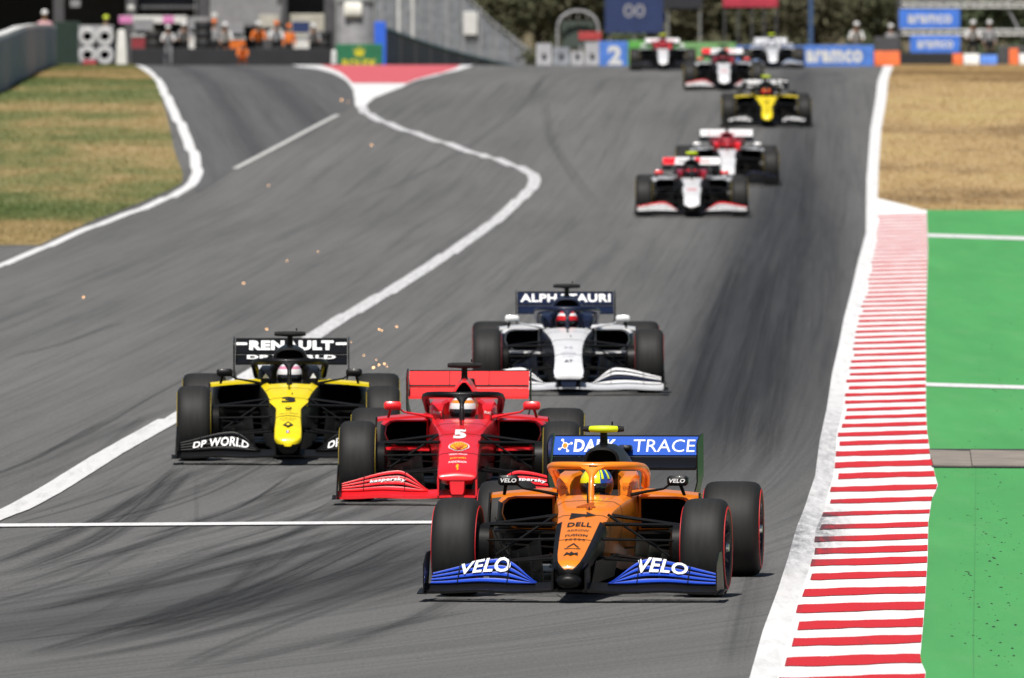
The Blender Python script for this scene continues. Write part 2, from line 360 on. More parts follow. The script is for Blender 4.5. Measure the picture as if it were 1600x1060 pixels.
# red stripes of the kerb, each its own piece
kl, kr = (np.array(sorted([G(*p) for p in q], key=lambda q_: q_[1])) for q in (KM, KR))
sy = [GY(p) for p in (1038.5, 1008, 982, 955, 930, 905, 883, 864.7, 846, 827, 806.6, 786.8, 767.8, 747, 729.5, 712, 695.8, 681.8)]
step = 2.72
ys_ = [sy[0]-step*k for k in (3, 2, 1)] + sy
while ys_[-1]+step < GY(336): ys_.append(ys_[-1]+step)
for i, Yc in enumerate(ys_):
    b = MB(); n = 16; hl = (0.62-0.09*min(1, max(0, (Yc-130)/100)))*random.uniform(0.9, 1.08); wv = []
    ph = random.uniform(0, 6); st = random.uniform(-0.02, 0.05)
    for k in range(n+1):
        t = st*0 + k/n*0.997; tt = max(t, 0.004+max(st, 0))
        for s_ in (-1, 1):
            wob = 0.05*math.sin(ph+t*7+s_) + 0.03*math.sin(ph*2+t*17-s_) + 0.025*random.uniform(-1, 1)
            Y = Yc + s_*hl + wob
            xa, xb = np.interp(Y, kl[:, 1], kl[:, 0]), np.interp(Y, kr[:, 1], kr[:, 0])
            b.v.append((xa+(xb-xa)*tt, Y, float(h(Y))+koff(tt, Y)+0.005)); wv.append(kw(tt, Y)*1.5 + (0.5 if t < 0.05 else 0.0))
    for k in range(n): b.face((2*k, 2*k+2, 2*k+3, 2*k+1))
    o = b.build('red_stripe', M_kred, kerb, smooth=0)
    at = o.data.attributes.new('wear', 'FLOAT', 'POINT'); at.data.foreach_set('value', wv)
# painted lines
LWc = [(x, y) for x, y in LW]
def line_px(name, pts, wm, m, label, off=0.009, w_fn=None, wear=None):
    pw = [G(*p) for p in pts]
    # refine so the turn-in points are rounded
    a = np.array(sorted(pw, key=lambda q: q[1])); ys = np.unique(np.concatenate([np.linspace(a[0, 1], a[-1, 1], 90), a[:, 1]]))
    xs = np.interp(ys, a[:, 1], a[:, 0]); k = np.array([1, 2, 3, 2, 1.])/9; xs[2:-2] = np.convolve(xs, k, 'valid')
    ww = np.array([wm if w_fn is None else w_fn(Y) for Y in ys])
    return region(name, list(zip(xs-ww/2, ys)), list(zip(xs+ww/2, ys)), off, m, pix=False, label=label, wear=wear, ncol=2, jag=0.002)
line_px('pit_exit_edge_line', LWc, 0.22, M_white, 'white line round the grass verge at the pit exit', w_fn=lambda Y: 0.17+0.05*float(sst(np.array((Y-230)/50))))
line_px('pit_exit_line', [(-400, 1030), (0, 805), (272, 656), (480, 532), (545, 492), (600, 461), (700, 398), (770, 349), (812, 312), (829, 297), (838, 282), (831, 271), (808, 260.6), (768.7, 247.5), (742, 240), (690, 222.5), (637.5, 205.5), (598, 191), (572, 178), (563, 166), (561, 160)], 0.24, M_white, 'long white pit exit line curving across the track', wear=lambda t, Y: 0.16 if Y < 170 else 0.42)
line_px('lane_line', [(367, 264.5), (450, 221), (528, 180)], 0.13, M_white2, 'short faded white line on the pit exit asphalt', off=0.013)
gl = [(556, 168), (552, 142), (543, 129), (519, 115), (496, 108.5), (470, 105.5), (455, 102.5)]
gr_ = [(569, 168), (585, 154), (629, 137), (679, 120), (716, 111), (732, 106), (740, 102.5)]
region('gore_paint', gl, gr_, 0.012, M_white, label='white painted gore where pit road meets the track')
region('gore_red_paint', [(551, 131), (546, 126), (530, 113), (512, 106), (500, 102.5)], [(637, 131), (690, 115), (712, 107.5), (720, 102.5)], 0.017, M_gred, label='faded red paint filling the gore', ncol=2)
b = MB()
P = [G(*p) for p in [(-700, 831.0), (0, 825.3), (670, 820.3), (1120, 817.4)]]; Q = [G(*p) for p in [(-700, 826.5), (0, 820.6), (670, 816.2), (1120, 815.0)]]
for p, q in zip(P, Q): b.v += [(p[0], p[1], float(h(p[1]))+0.0105), (q[0], q[1], float(h(q[1]))+0.0105)]
for k in range(3): b.face((2*k, 2*k+2, 2*k+3, 2*k+1))
o = b.build('timing_line', M_white, smooth=0); tag(o, 'thin white line painted across the track', kind='structure')
for (a0, a1, t0, nm) in [((1449, 371), (1660, 378), 5.0, 'upper'), ((1447, 606), (1660, 612.5), 5.4, 'lower')]:
    b = MB()
    for (x, y) in (a0, a1):
        for d in (t0/2, -t0/2):
            p = G(x, y+d); b.v.append((p[0], p[1], float(h(p[1]))+0.036))
    b.face((0, 2, 3, 1)); tag(b.build('runoff_line', M_white, smooth=0), nm+' white line painted across the green runoff', kind='structure')
# concrete drain slabs crossing the runoff
ds = empty('drain_channel', (BX(1500, 126), 126, 0)); tag(ds, 'brown concrete drain channel crossing the green runoff', kind='structure')
cuts = [1454, 1519, 1640, 1760]
for a, c in zip(cuts[:-1], cuts[1:]):
    b = MB(); p = [G(a+0.7, 735), G(c-0.7, 736), G(c-3.5, 713), G(a-2.5, 711)]
    p[0] = (max(p[0][0], G(1459, 735)[0]) if a == 1454 else p[0][0], p[0][1])
    n = 4
    top = [(q[0]-ds.location.x, q[1]-126, float(h(q[1]))+0.046) for q in p]; bot = [(q[0], q[1], q[2]-.046) for q in top]
    b.loft([bot, top]); b.build('concrete_slab', M_conc, ds, smooth=0)
b = MB(); p = [G(1456, 737), G(1800, 739), G(1800, 709), G(1452, 708)]
b.v = [(q[0]-ds.location.x, q[1]-126, float(h(q[1]))+0.038) for q in p]; b.face((0, 1, 2, 3)); b.build('joint_bed', M_dark, ds, smooth=0)
region('runoff_seam', [(1521.0, 1100), (1520.5, 1000), (1523.2, 860), (1524.4, 740)], [(1522.4, 1100), (1521.9, 1000), (1524.2, 860), (1525.2, 740)], 0.0345, mat('seam_dark', (0.055, 0.24, 0.075), 0.9), label='thin dark seam in the green runoff')
# shed rubber crumbs on the runoff and the track
def crumbs(name, spots, m, label):
    b = MB()
    for (x, y, s_, zo) in spots:
        z = float(h(y))+zo; a = random.uniform(0, 6.3)
        r = [(x+math.cos(a+k*1.57)*s_*random.uniform(.5, 1.3), y+math.sin(a+k*1.57)*s_*random.uniform(2, 5)) for k in range(4)]
        i = len(b.v); b.v += [(q[0], q[1], z) for q in r]+[(x, y, z+s_*random.uniform(.3, .7))]
        for k in range(4): b.face((i+k, i+(k+1) % 4, i+4))
    tag(b.build(name, m, smooth=0), label, kind='stuff')
sp = []
for k in range(330):
    px = random.gauss(1545, 32); py = random.choice([random.uniform(690, 930), random.gauss(835, 50), random.uniform(400, 700), random.uniform(900, 1050)])
    if px < 1470 or px > 1640: continue
    if 706 < py < 739: continue
    x, y = G(px, py); sp.append((x, y, random.choice([0.004, 0.006, 0.008, 0.014]), 0.030))
crumbs('rubber_crumbs', sp, mat('crumb_rubber', (0.012, 0.02, 0.012), 0.9), 'dark crumbs of shed tyre rubber on the green runoff')
sp = []
for k in range(170):
    px, py = random.uniform(0, 1180), random.uniform(560, 1055); x, y = G(px, py); sp.append((x, y, random.choice([0.004, 0.006, 0.009]), 0.0))
crumbs('track_crumbs', sp, mat('track_grit', (0.03, 0.03, 0.03), 0.9, var=0.3), 'small dark bits of rubber lying on the asphalt')
# skid marks: thin films of rubber on the asphalt
def skid_mat():
    t = NT('skid_rubber'); pos = t.pos(); fl = t.attr('across'); st = t.attr('strength')
    n1 = t.noise(t.scale(t.attr('local', 'Vector'), 14, 0.018), 1.0, 6, 0.75); n2 = t.noise(pos, 22, 5, 0.75)
    k = t.math('MULTIPLY', t.math('MULTIPLY', fl, st), t.math('MULTIPLY', t.rng(n1, 0.36, 0.62, 0.0, 1), t.rng(n2, 0.25, 0.6, 0.4, 1)))
    t.done((0.022, 0.022, 0.024, 1), 0.75); tr = t.n.new('ShaderNodeBsdfTransparent'); ms = t.n.new('ShaderNodeMixShader')
    t.l.new(k, ms.inputs[0]); t.l.new(tr.outputs[0], ms.inputs[1]); t.l.new(t.p.outputs[0], ms.inputs[2]); t.l.new(ms.outputs[0], t.n['Material Output'].inputs[0])
    return t.m
M_skid = skid_mat()
def skids(name, marks, label, off=0.004):
    b = MB(); ac = []; sg = []; lo = []
    for pts, wd, s_ in marks:
        a = np.array(sorted([G(*p) for p in pts], key=lambda q: q[1])); ys = np.linspace(a[0, 1], a[-1, 1], 40)
        xs = np.interp(ys, a[:, 1], a[:, 0]); xs = np.convolve(np.concatenate([xs[0]-(xs[1]-xs[0])*np.arange(7, 0, -1), xs, xs[-1]+(xs[-1]-xs[-2])*np.arange(1, 8)]), np.hanning(17)[1:-1]/np.hanning(17).sum(), 'valid')
        i0 = len(b.v)
        for j, (x, y) in enumerate(zip(xs, ys)):
            e = min(1, min(j, 39-j)/6)
            for q, v in ((-0.5, 0), (-0.25, 1), (0.25, 1), (0.5, 0)):
                b.v.append((x+q*wd, y, float(h(y))+off)); ac.append(v); sg.append(s_*e*0.80); lo += [q*wd+i0*.37, y, 0]
        for j in range(39):
            for q in range(3): k = i0+j*4+q; b.face((k, k+1, k+5, k+4))
        off += 0.00002
    o = b.build(name, M_skid, smooth=0)
    for nm, val in (('across', ac), ('strength', sg)):
        at = o.data.attributes.new(nm, 'FLOAT', 'POINT'); at.data.foreach_set('value', val)
    at = o.data.attributes.new('local', 'FLOAT_VECTOR', 'POINT'); at.data.foreach_set('vector', lo)
    tag(o, label, kind='stuff')
MK = [([(0, 905), (150, 850), (255, 765), (290, 730)], 0.30, 0.9), ([(-40, 940), (230, 850), (420, 790), (520, 730)], 0.26, 0.6),
      ([(0, 965), (300, 905), (520, 850), (640, 800)], 0.30, 0.75), ([(0, 1010), (200, 985), (420, 920), (660, 810)], 0.34, 0.8),
      ([(60, 1030), (330, 965), (560, 890), (660, 840)], 0.36, 0.7), ([(0, 1050), (260, 1010), (520, 940), (700, 860)], 0.30, 0.55),
      ([(300, 1050), (620, 975), (760, 950)], 0.28, 0.35), ([(0, 735), (120, 690), (250, 610), (380, 548)], 0.12, 0.5),
      ([(10, 560), (90, 540), (200, 500)], 0.16, 0.4), ([(0, 880), (180, 800), (300, 715)], 0.14, 0.5),
      ([(306, 830), (307, 740)], 0.05, 0.3), ([(500, 330), (600, 300), (720, 240), (830, 160), (860, 115)], 0.22, 0.30),
      ([(940, 330), (860, 220), (850, 150)], 0.3, 0.25), ([(1240, 560), (1245, 420), (1262, 300), (1272, 180)], 0.35, 0.35),
      ([(1130, 760), (1150, 640), (1180, 520), (1210, 400)], 0.4, 0.6), ([(1060, 700), (1090, 600), (1130, 480), (1160, 400)], 0.35, 0.6),
      ([(1190, 740), (1215, 600), (1225, 480)], 0.35, 0.5), ([(700, 880), (640, 905), (380, 1000), (250, 1058)], 0.22, 0.4),
      ([(270, 190), (330, 140), (318, 118)], 0.25, 0.6), ([(1145, 1055), (1170, 940), (1195, 860)], 0.25, 0.30)]
for k in range(60):
    y0 = random.uniform(660, 1050); x0 = random.uniform(-120, 560); s_ = random.uniform(0.32, 0.5)
    MK.append(([(x0, y0), (x0+150, y0-150*s_*0.75), (x0+random.uniform(230, 330), y0-330*s_*0.8)], random.uniform(0.04, 0.30), random.uniform(0.2, 0.6)))
skids('tyre_marks', MK, 'dark curving tyre marks on the grey asphalt')

# grass blades
def blades(name, Lp, Rp, n, m, hgt, label, ylo, yhi, off=0.01):
    L = np.array(sorted([G(*p) for p in Lp], key=lambda q: q[1])); Q = np.array(sorted([G(*p) for p in Rp], key=lambda q: q[1]))
    Y = rng.uniform(ylo, yhi, n); t = rng.uniform(0, 1, n); xa = np.interp(Y, L[:, 1], L[:, 0]); xb = np.interp(Y, Q[:, 1], Q[:, 0]); X = xa+(xb-xa)*t
    hh = hgt*rng.uniform(0.35, 1.0, n); wd = rng.uniform(0.012, 0.03, n)*1.6; a = rng.uniform(0, np.pi, n); ln = rng.normal(0, 0.6, n)*hh; Z = h(Y)
    v = np.empty((n, 3, 3)); v[:, 0] = np.stack([X-np.cos(a)*wd, Y-np.sin(a)*wd, Z-0.01], -1); v[:, 1] = np.stack([X+np.cos(a)*wd, Y+np.sin(a)*wd, Z-0.01], -1); v[:, 2] = np.stack([X+ln, Y, Z+off+hh], -1)
    me = bpy.data.meshes.new(name); me.from_pydata(v.reshape(-1, 3).tolist(), [], np.arange(3*n).reshape(-1, 3).tolist()); me.materials.append(m)
    o = bpy.data.objects.new(name, me); link(o); tag(o, label, kind='stuff')
blades('grass_blades', [(-160, 384), (-160, 102.2)], [(55, 384), (100, 366), (150, 343), (220, 317), (270, 295), (283, 287), (285, 272), (271, 235), (262, 190), (247, 140), (221, 110), (209, 103), (205, 102.2)], 60000, M_grassL, 0.055, 'short patchy grass blades on the left verge', GY(383), 500)
blades('dry_grass_blades', [(1452, 331), (1376, 311), (1376, 260), (1379, 203), (1387, 156), (1396, 108), (1398, 102.2)], [(1760, 331), (1760, 102.2)], 50000, M_grassR, 0.05, 'short dry brown grass blades on the right bank', GY(330.5), 500)

# ------------------------------------------------------------------ race cars
def car_paint(name, c, rough=0.34, coat=0.55): return mat(name, c, rough, var=0.05, scale=9, coat=coat)
K_carbon = mat('carbon', (0.0065, 0.0063, 0.006), 0.42, var=0.25, scale=30, coat=0.0, spec=0.22)
K_matte = mat('matte_black', (0.006, 0.006, 0.006), 0.8, var=0.2, scale=12)
K_hole = mat('duct_dark', (0.004, 0.004, 0.004), 0.95, var=0.0)
K_steel = mat('bright_metal', (0.55, 0.55, 0.56), 0.28, 1.0, var=0.1)
K_rim = mat('rim_metal', (0.035, 0.035, 0.04), 0.32, 0.8, var=0.15)
K_glass = mat('mirror_glass', (0.6, 0.62, 0.65), 0.05, 1.0, var=0.0)
K_txtw = mat('white_print', (0.82, 0.82, 0.82), 0.5, var=0.04)
K_txtk = mat('black_print', (0.014, 0.014, 0.014), 0.5, var=0.04)
K_txty = mat('yellow_print', (0.80, 0.42, 0.01), 0.5, var=0.04)
K_txtr = mat('red_print', (0.55, 0.02, 0.03), 0.5, var=0.04)
K_orange = car_paint('papaya_paint', (0.88, 0.235, 0.008))
K_blue = car_paint('blue_paint', (0.010, 0.060, 0.50))
K_lblue = car_paint('light_blue_paint', (0.035, 0.11, 0.52))
K_red = car_paint('red_paint', (0.82, 0.014, 0.022))
K_redm = car_paint('matte_red_paint', (0.84, 0.035, 0.035), 0.5, 0.1)
K_yellow = car_paint('yellow_paint', (0.90, 0.70, 0.003), 0.4, 0.3)
K_navy = mat('navy_paint', (0.007, 0.012, 0.036), 0.42, var=0.05, coat=0.08, spec=0.3)
K_whitep = car_paint('white_paint', (0.80, 0.80, 0.81))
K_black = mat('black_paint', (0.0055, 0.0055, 0.006), 0.42, var=0.05, coat=0.04, spec=0.22)
K_maroon = car_paint('maroon_paint', (0.33, 0.012, 0.025))
K_gwhite = car_paint('grey_white_paint', (0.62, 0.63, 0.66))
K_paleb = car_paint('pale_blue_paint', (0.30, 0.45, 0.75))
K_fluo = mat('fluorescent_yellow', (0.62, 0.78, 0.01), 0.5, var=0.03)
def tyremat():
    t = NT('tyre_rubber'); tc = t.n.new('ShaderNodeTexCoord').outputs['Object']
    a = t.noise(t.scale(tc, 26, 5, 5), 1.0, 5, 0.65); f = t.noise(tc, 60, 4, 0.7)
    sx = t.n.new('ShaderNodeSeparateXYZ'); t.l.new(tc, sx.inputs[0])
    ax = t.math('ABSOLUTE', sx.outputs[0])
    cen = t.rng(t.math('ADD', ax, t.math('MULTIPLY', t.math('SUBTRACT', a, 0.5), 0.10)), 0.06, 0.15, 1, 0)
    col = t.mix(t.rng(a, 0.3, 0.7, 0, 1), (0.0125, 0.0123, 0.012), (0.017, 0.0167, 0.0163))
    col = t.mix(t.math('MULTIPLY', cen, 0.9), col, t.mix(t.rng(a, 0.3, 0.7, 0, 1), (0.018, 0.0176, 0.017), (0.029, 0.0284, 0.0275)))
    t.bump(f, 0.1, 0.002)
    return t.done(col, 0.62)
K_tyre = tyremat()
K_side = mat('sidewall_rubber', (0.014, 0.014, 0.015), 0.6, var=0.1)
_mc = {}
def shared(key, name, make, mats, parent, smooth=35, loc=(0, 0, 0), rot=(0, 0, 0)):
    if key not in _mc: _mc[key] = make().mesh(name, mats, smooth)
    o = bpy.data.objects.new(name, _mc[key]); o.location = loc; o.rotation_euler = rot
    return link(o, parent)

def wheel(parent, x, y, w, sgn, band, steer=0.0, spin=0.0):
    e = empty('wheel', (x, y, 0.335), (0, 0, steer), parent)
    hw = w/2
    def tyre():
        p = [(-hw+.035, .178), (-hw+.012, .20), (-hw, .25), (-hw+.004, .285), (-hw+.018, .313), (-hw+.045, .329), (-hw+.09, .3345), (0, .336)]
        p = p + [(-a, r) for a, r in p[-2::-1]]; p += [(hw-.05, .17), (-hw+.05, .17)]
        return MB().lathe_x(p, 56)
    shared(('tyre', w), 'tyre', tyre, K_tyre, e, 50)
    def ring():
        return MB().lathe_x([(hw-.0005, .262), (hw+.0022, .270), (hw+.0003, .281), (hw-.005, .280), (hw-.005, .262)], 56)
    for s_ in (-1, 1):
        pass
    key = ('band', w, band.name)
    for s_ in (-1, 1): shared(key, 'sidewall_band', ring, band, e, 50, rot=(0, 0, 0 if s_ > 0 else math.pi))
    def rim():
        b = MB(); b.lathe_x([(hw-.012, .182), (hw-.004, .178), (hw-.03, .165), (hw-.10, .158), (-hw+.06, .158), (-hw+.02, .182), (-hw+.03, .186), (hw-.02, .186)], 36)
        b.lathe_x([(hw-.085, .15), (hw-.075, .15), (hw-.055, .06), (hw-.03, .045), (hw-.012, .03), (hw-.012, .002), (hw-.085, .002)], 24, closed=False)
        for k in range(10):
            a = 2*math.pi*k/10; c, s_ = math.cos(a), math.sin(a)
            b.tube([(hw-.05, c*.05, s_*.05), (hw-.055, c*.10, s_*.10), (hw-.022, c*.17, s_*.17)], [.013, .010, .012], 6)
        return b
    shared(('rim', w), 'rim', rim, K_rim, e, 40, rot=(0, 0, 0 if sgn > 0 else math.pi))
    shared(('nut', w), 'wheel_nut', lambda: MB().lathe_x([(hw-.02, .034), (hw+.004, .026), (hw+.004, .002), (hw-.02, .002)], 12, closed=False), K_steel, e, 30, rot=(0, 0, 0 if sgn > 0 else math.pi))
    shared(('drum', w), 'brake_drum', lambda: MB().lathe_x([(-hw+.01, .145), (-hw+.0, .13), (-hw-.02, .08), (-hw-.02, .005), (hw-.1, .005), (hw-.1, .145)], 24, closed=False), K_matte, e, 40, rot=(0, 0, 0 if sgn > 0 else math.pi))
    return e

def half_ring(y, hw, zb, zt, notch=0.0, inner=0.60, crown=0.010, tb=0.8):
    H = zt-zb
    r = [(0, zb), (0.62*hw*tb, zb), (hw*tb, zb+.10*H), (hw*(0.5+tb/2), zb+.42*H), (hw, zb+.68*H), (hw*.985, zt-.14*H), (hw*.93, zt-.05*H), (hw*.74, zt)]
    if notch > 0: r += [(inner*hw*1.12, zt), (inner*hw, zt-notch*0.5), (inner*hw*.9, zt-notch), (0, zt-notch)]
    else: r += [(inner*hw, zt+crown*.25), (inner*hw*.66, zt+crown*.6), (inner*hw*.33, zt+crown*.9), (0, zt+crown)]
    pts = [(x, y, z) for x, z in r] + [(-x, y, z) for x, z in r[-2:0:-1]]
    return pts
NR = 12
def kidx(j):            # ring edge j -> index in the half profile
    return j if j < NR-1 else (2*(NR-1)-1-j)

def lerp_tab(tab, y, c):
    return float(np.interp(y, [t[0] for t in tab], [t[c] for t in tab]))

def race_car(name, label, px, py, S, yaw, st, steer=0.0):
    """px, py: ground point below the front axle in the photo; S: width in photo pixels per metre"""
    Y = F/S; X = BX(px, Y); Z = float(h(Y)); slope = math.atan((float(h(Y+3))-float(h(Y)))/3.0)+R(st.get('rake', 0))
    root = empty(name, (X, Y, Z), (slope, 0, -R(yaw)))
    tag(root, label, 'race car', 'race cars running down the track')
    c = st; mt, ms = c['top'], c['side']
    NZ = c['nose']                       # (y, half width, z bottom, z top)
    # --- nose and chassis in one loft per part
    secs = [t for t in NZ if t[0] <= 0.05]
    dense = []
    def rings(tab, y0, y1, n, **kw):
        return [half_ring(y, lerp_tab(tab, y, 1), lerp_tab(tab, y, 2), lerp_tab(tab, y, 3), **kw) for y in np.linspace(y0, y1, n)]
    tip = NZ[0]
    def tiprings():
        out = []
        L = .10 if c.get('round', True) else .05
        for k in range(6):
            t = (k+.35)/6; q = math.sqrt(1-(1-t)**2); qx = q if c.get('round', True) else .88+.12*q
            zc = tip[2]+(tip[3]-tip[2])*c.get('tipz', .45); d = tip[0]-L*(1-t)
            out.append([(x*qx, d, zc+(z-zc)*q-.02*(1-t)) for x, _, z in half_ring(tip[0], tip[1], tip[2], tip[3])])
        return out
    ys1 = c.get('strip_end', -0.08)
    b = MB(); rr = tiprings()+rings(NZ, tip[0], 0.0, 16); n0 = len(rr)
    yy = [None]*6+list(np.linspace(tip[0], 0.0, 16))
    def nm(i, j):
        k = kidx(j); top = k >= c.get('strip_k', 6)
        if yy[i] is not None and yy[i] > ys1: return 0 if k >= c.get('k_after', 3) else 1
        return 0 if top else 1
    b.loft(rr, mfun=nm, mcap0=0 if c.get('tipcap', True) else 1)
    b.build('nose', [mt, ms], root, 40)
    # monocoque with the cockpit opening
    CH = [(0.0,)+tuple(lerp_tab(NZ, 0.0, k) for k in (1, 2, 3)), (0.4, .205, .16, .595), (0.8, .25, .10, .642), (0.93, .262, .09, .652), (1.0, .27, .09, .655), (1.5, .30, .08, .66), (1.8, .30, .08, .68), (2.3, .26, .08, .66)]
    b = MB(); rs = rings(CH, 0.0, 0.93, 9)
    rs += [half_ring(y, lerp_tab(CH, y, 1), lerp_tab(CH, y, 2), lerp_tab(CH, y, 3), notch=n_, inner=.62) for y, n_ in ((0.935, .02), (0.97, .10), (1.05, .30), (1.4, .38), (1.7, .34), (1.80, .20), (1.84, .012), (2.3, .01))]
    def cm(i, j):
        k = kidx(j)
        if i >= 9 and i <= 14 and k >= 8: return 2
        return 0 if k >= c.get('chassis_k', 2) else 1
    b.loft(rs, mfun=cm); b.build('chassis', [c.get('chassis', mt), c.get('chassis_low', K_carbon), K_matte], root, 40)
    for yj in (-.62, .10, .62):
        tab = NZ if yj < 0 else CH
        def jr(y): 
            rg = half_ring(y, lerp_tab(tab, y, 1)+.0015, lerp_tab(tab, y, 2), lerp_tab(tab, y, 3)+.0015); return rg[3:NR]+rg[NR:2*(NR-1)-2]
        b = MB(); b.loft([jr(yj), jr(yj+.012)], cap0=False, cap1=False, closed=False); b.build('panel_joint', K_matte, root, 40)
    # cockpit side pads
    for s_ in (-1, 1):
        b = MB(); pts = []
        for y, x0, x1, z1 in ((1.20, .175, .255, .735), (1.24, .165, .27, .765), (1.5, .16, .285, .785), (1.72, .12, .27, .80)):
            z0 = .60; r = .02
            pts.append([(s_*q[0], y, q[1]) for q in ((x0, z0), (x1, z0), (x1, z1-r*1.6), (x1-r, z1), (x0+r, z1), (x0, z1-r))])
        b.loft(pts); b.build('headrest_pad', c.get('pad', mt), root, 35)
    # engine cover with roll hoop intake
    AB = c.get('airbox', (0.125, 0.99)); aw, az_ = AB; az_ -= .03
    b = MB(); ec = [(1.80, aw, .76, az_), (1.95, aw*1.12, .60, az_+.012), (2.3, .19, .30, .975), (2.8, .20, .25, .90), (3.3, .14, .22, .76), (3.8, .09, .22, .60), (4.15, .05, .25, .48)]
    def ering(y, hw, zb, zt, n=20, tri=c.get('tri', 0.0)):
        zc = (zb+zt)/2; o = []
        for k in range(n):
            a = 2*math.pi*k/n; ca, sa = math.cos(a), math.sin(a); q = (abs(ca)**2.6+abs(sa)**2.6)**(-1/2.6)
            zz = zc+(zt-zb)/2*sa*q; f_ = 1-tri*max(0, (zz-zc)/((zt-zb)/2))
            o.append((hw*ca*q*f_, y, zz))
        return o
    er = [ering(*e) for e in ec]
    inner = [(p[0]*.84, p[1]-.005, .76+(az_-.76)/2+(p[2]-.76-(az_-.76)/2)*.84) for p in er[0]]; deep = [(p[0]*.8, 1.98, p[2]) for p in inner]
    b.loft([deep, inner, er[0]]+er[1:], mfun=lambda i, j: 1 if i == 0 else (2 if i == 1 else 0), mcap0=1)
    b.build('engine_cover', [c.get('cover', mt), K_hole, c.get('lip', c.get('cover', mt))], root, 45)
    b = MB(); b.sheet(lambda u, v: (0.004, 2.5+u*1.6, (.62+.30*v) if u < .9 else .62+.25*v), 6, 1, .008, dirv=(-1, 0, 0)); b.build('shark_fin', c.get('fin', c.get('cover', mt)), root, 0)
    # sidepods
    for s_ in (-1, 1):
        b = MB(); spr = []
        for y, xi, xo, zb, zt in ((1.36, .29, .66, .40, .635), (1.50, .27, .705, .26, .65), (2.0, .22, .70, .17, .64), (2.6, .18, .58, .12, .56), (3.2, .12, .38, .10, .42), (3.6, .08, .22, .10, .30)):
            r = .05; e_ = [(xi, zb), (xo-r*2.2, zb), (xo-r*.6, zb+r*.9), (xo, zb+(zt-zb)*.5), (xo-.01, zt-r), (xo-r, zt-.01), (xo-2*r, zt), (xi, zt)]
            spr.append([(s_*x, y, z) for x, z in e_])
        f0 = spr[0]; cx = sum(p[0] for p in f0)/8; cz = sum(p[2] for p in f0)/8
        lip = [(cx+(p[0]-cx)*.93, 1.352, cz+(p[2]-cz)*.88) for p in f0]; dp = [(p[0], 1.75, p[2]) for p in lip]
        b.loft([dp, lip, f0]+spr[1:], mfun=lambda i, j: 1 if i == 0 else (0 if (i == 1 or j in (4, 5, 6)) else 2), mcap0=1)
        b.build('sidepod', [c.get('pod', mt), K_hole, c.get('pod_low', K_carbon)], root, 45)
        # winglet ahead of the intake
        b = MB(); zt = c.get('winglet_z', .668)
        b.sheet(lambda u, v: (s_*(.26+.47*u), 1.12+.05*u+.20*v, zt+.018*(1-u)+.012*v-.02*u*u), 10, 3, .022)
        b.build('sidepod_winglet', c.get('winglet', mt), root, 40)
        b = MB(); b.sheet(lambda u, v: (s_*(.715+.012*math.sin(u*3)), 1.14+.14*v-.18*(1-u)*.6, .10+.565*u), 8, 2, .012, dirv=(s_, 0, 0)); b.build('turning_vane', c.get('vane', K_carbon), root, 40)
        b = MB(); b.sheet(lambda u, v: (s_*(.28+.42*u), 1.24+.10*v, .395+.01*u+.012*v), 6, 2, .016); b.build('intake_fin', c.get('fin2', K_carbon), root, 40)
        # bargeboards
        for q, (x0, x1, ya, yb, za, zb) in enumerate(((.30, .42, .55, 1.05, .06, .40), (.38, .55, .62, 1.15, .05, .33), (.46, .68, .72, 1.30, .05, .27), (.56, .74, .9, 1.42, .05, .22))):
            b = MB(); b.sheet(lambda u, v: (s_*(x0+(x1-x0)*u**1.5+.03*v), ya+(yb-ya)*u, za+(zb-za)*v*(1-.25*u)), 8, 4, .006, dirv=(s_, 0, 0)); b.build('bargeboard', c.get('barge', K_carbon), root, 40)
        for q in range(3):
            b = MB(); b.sheet(lambda u, v: (s_*(.22+.40*u), .74+.06*q+.12*v+.25*u, .13+.085*q+.02*u), 6, 1, .008); b.build('barge_slat', K_carbon, root, 0)
        for q in range(4):
            b = MB(); b.sheet(lambda u, v: (s_*(.60+.10*v), .98+.10*q+.05*u, .12+.04*q+(.10+.05*q)*v+.0*u), 3, 3, .006, dirv=(0, 1, 0)); b.build('vane_slat', c.get('slat', K_carbon), root, 0)
        for q in range(3):
            b = MB(); b.sheet(lambda u, v: (s_*(.60+.085*u), -.16+.04*q+.10*v, .20+.13*q+.03*v), 3, 2, .006); b.build('duct_winglet', K_carbon, root, 0)
        # cape vanes under the nose
        b = MB(); b.sheet(lambda u, v: (s_*(.10+.10*u+.03*v), -.55+.75*u, .10+.16*v+.03*u), 8, 3, .006, dirv=(s_, 0, 0)); b.build('under_nose_vane', K_carbon, root, 40)
        # front suspension
        zc_ = .335; hx = .68
        for p0, p1, r_ in (((.165, -.22, .50), (hx, .0, .485), .021), ((.185, .30, .54), (hx, .02, .485), .021), ((.14, -.25, .27), (hx, -.02, .22), .019), ((.17, .36, .27), (hx, .02, .22), .019), ((.175, .02, .555), (hx-.02, .0, .235), .016), ((.16, -.30, .40), (hx, -.12, .385), .015)):
            b = MB(); b.tube([(s_*p0[0], p0[1], p0[2]), (s_*(p0[0]*.6+p1[0]*.4), p0[1]*.6+p1[1]*.4, p0[2]*.6+p1[2]*.4), (s_*p1[0], p1[1], p1[2])], [r_*1.25, r_, r_], 8, flat=.55)
            b.build('suspension_arm', K_carbon, root, 60)
        b = MB(); pr = []
        for x, a, d in ((.60, .05, .08), (.625, .15, .125), (.70, .155, .14)):
            pr.append([(s_*x, d*math.cos(t_)-.03, .34+a*math.sin(t_)) for t_ in np.linspace(0, 2*math.pi, 14, endpoint=False)])
        b.loft(pr, mcap0=1); b.build('brake_duct', [K_carbon, K_hole], root, 45)
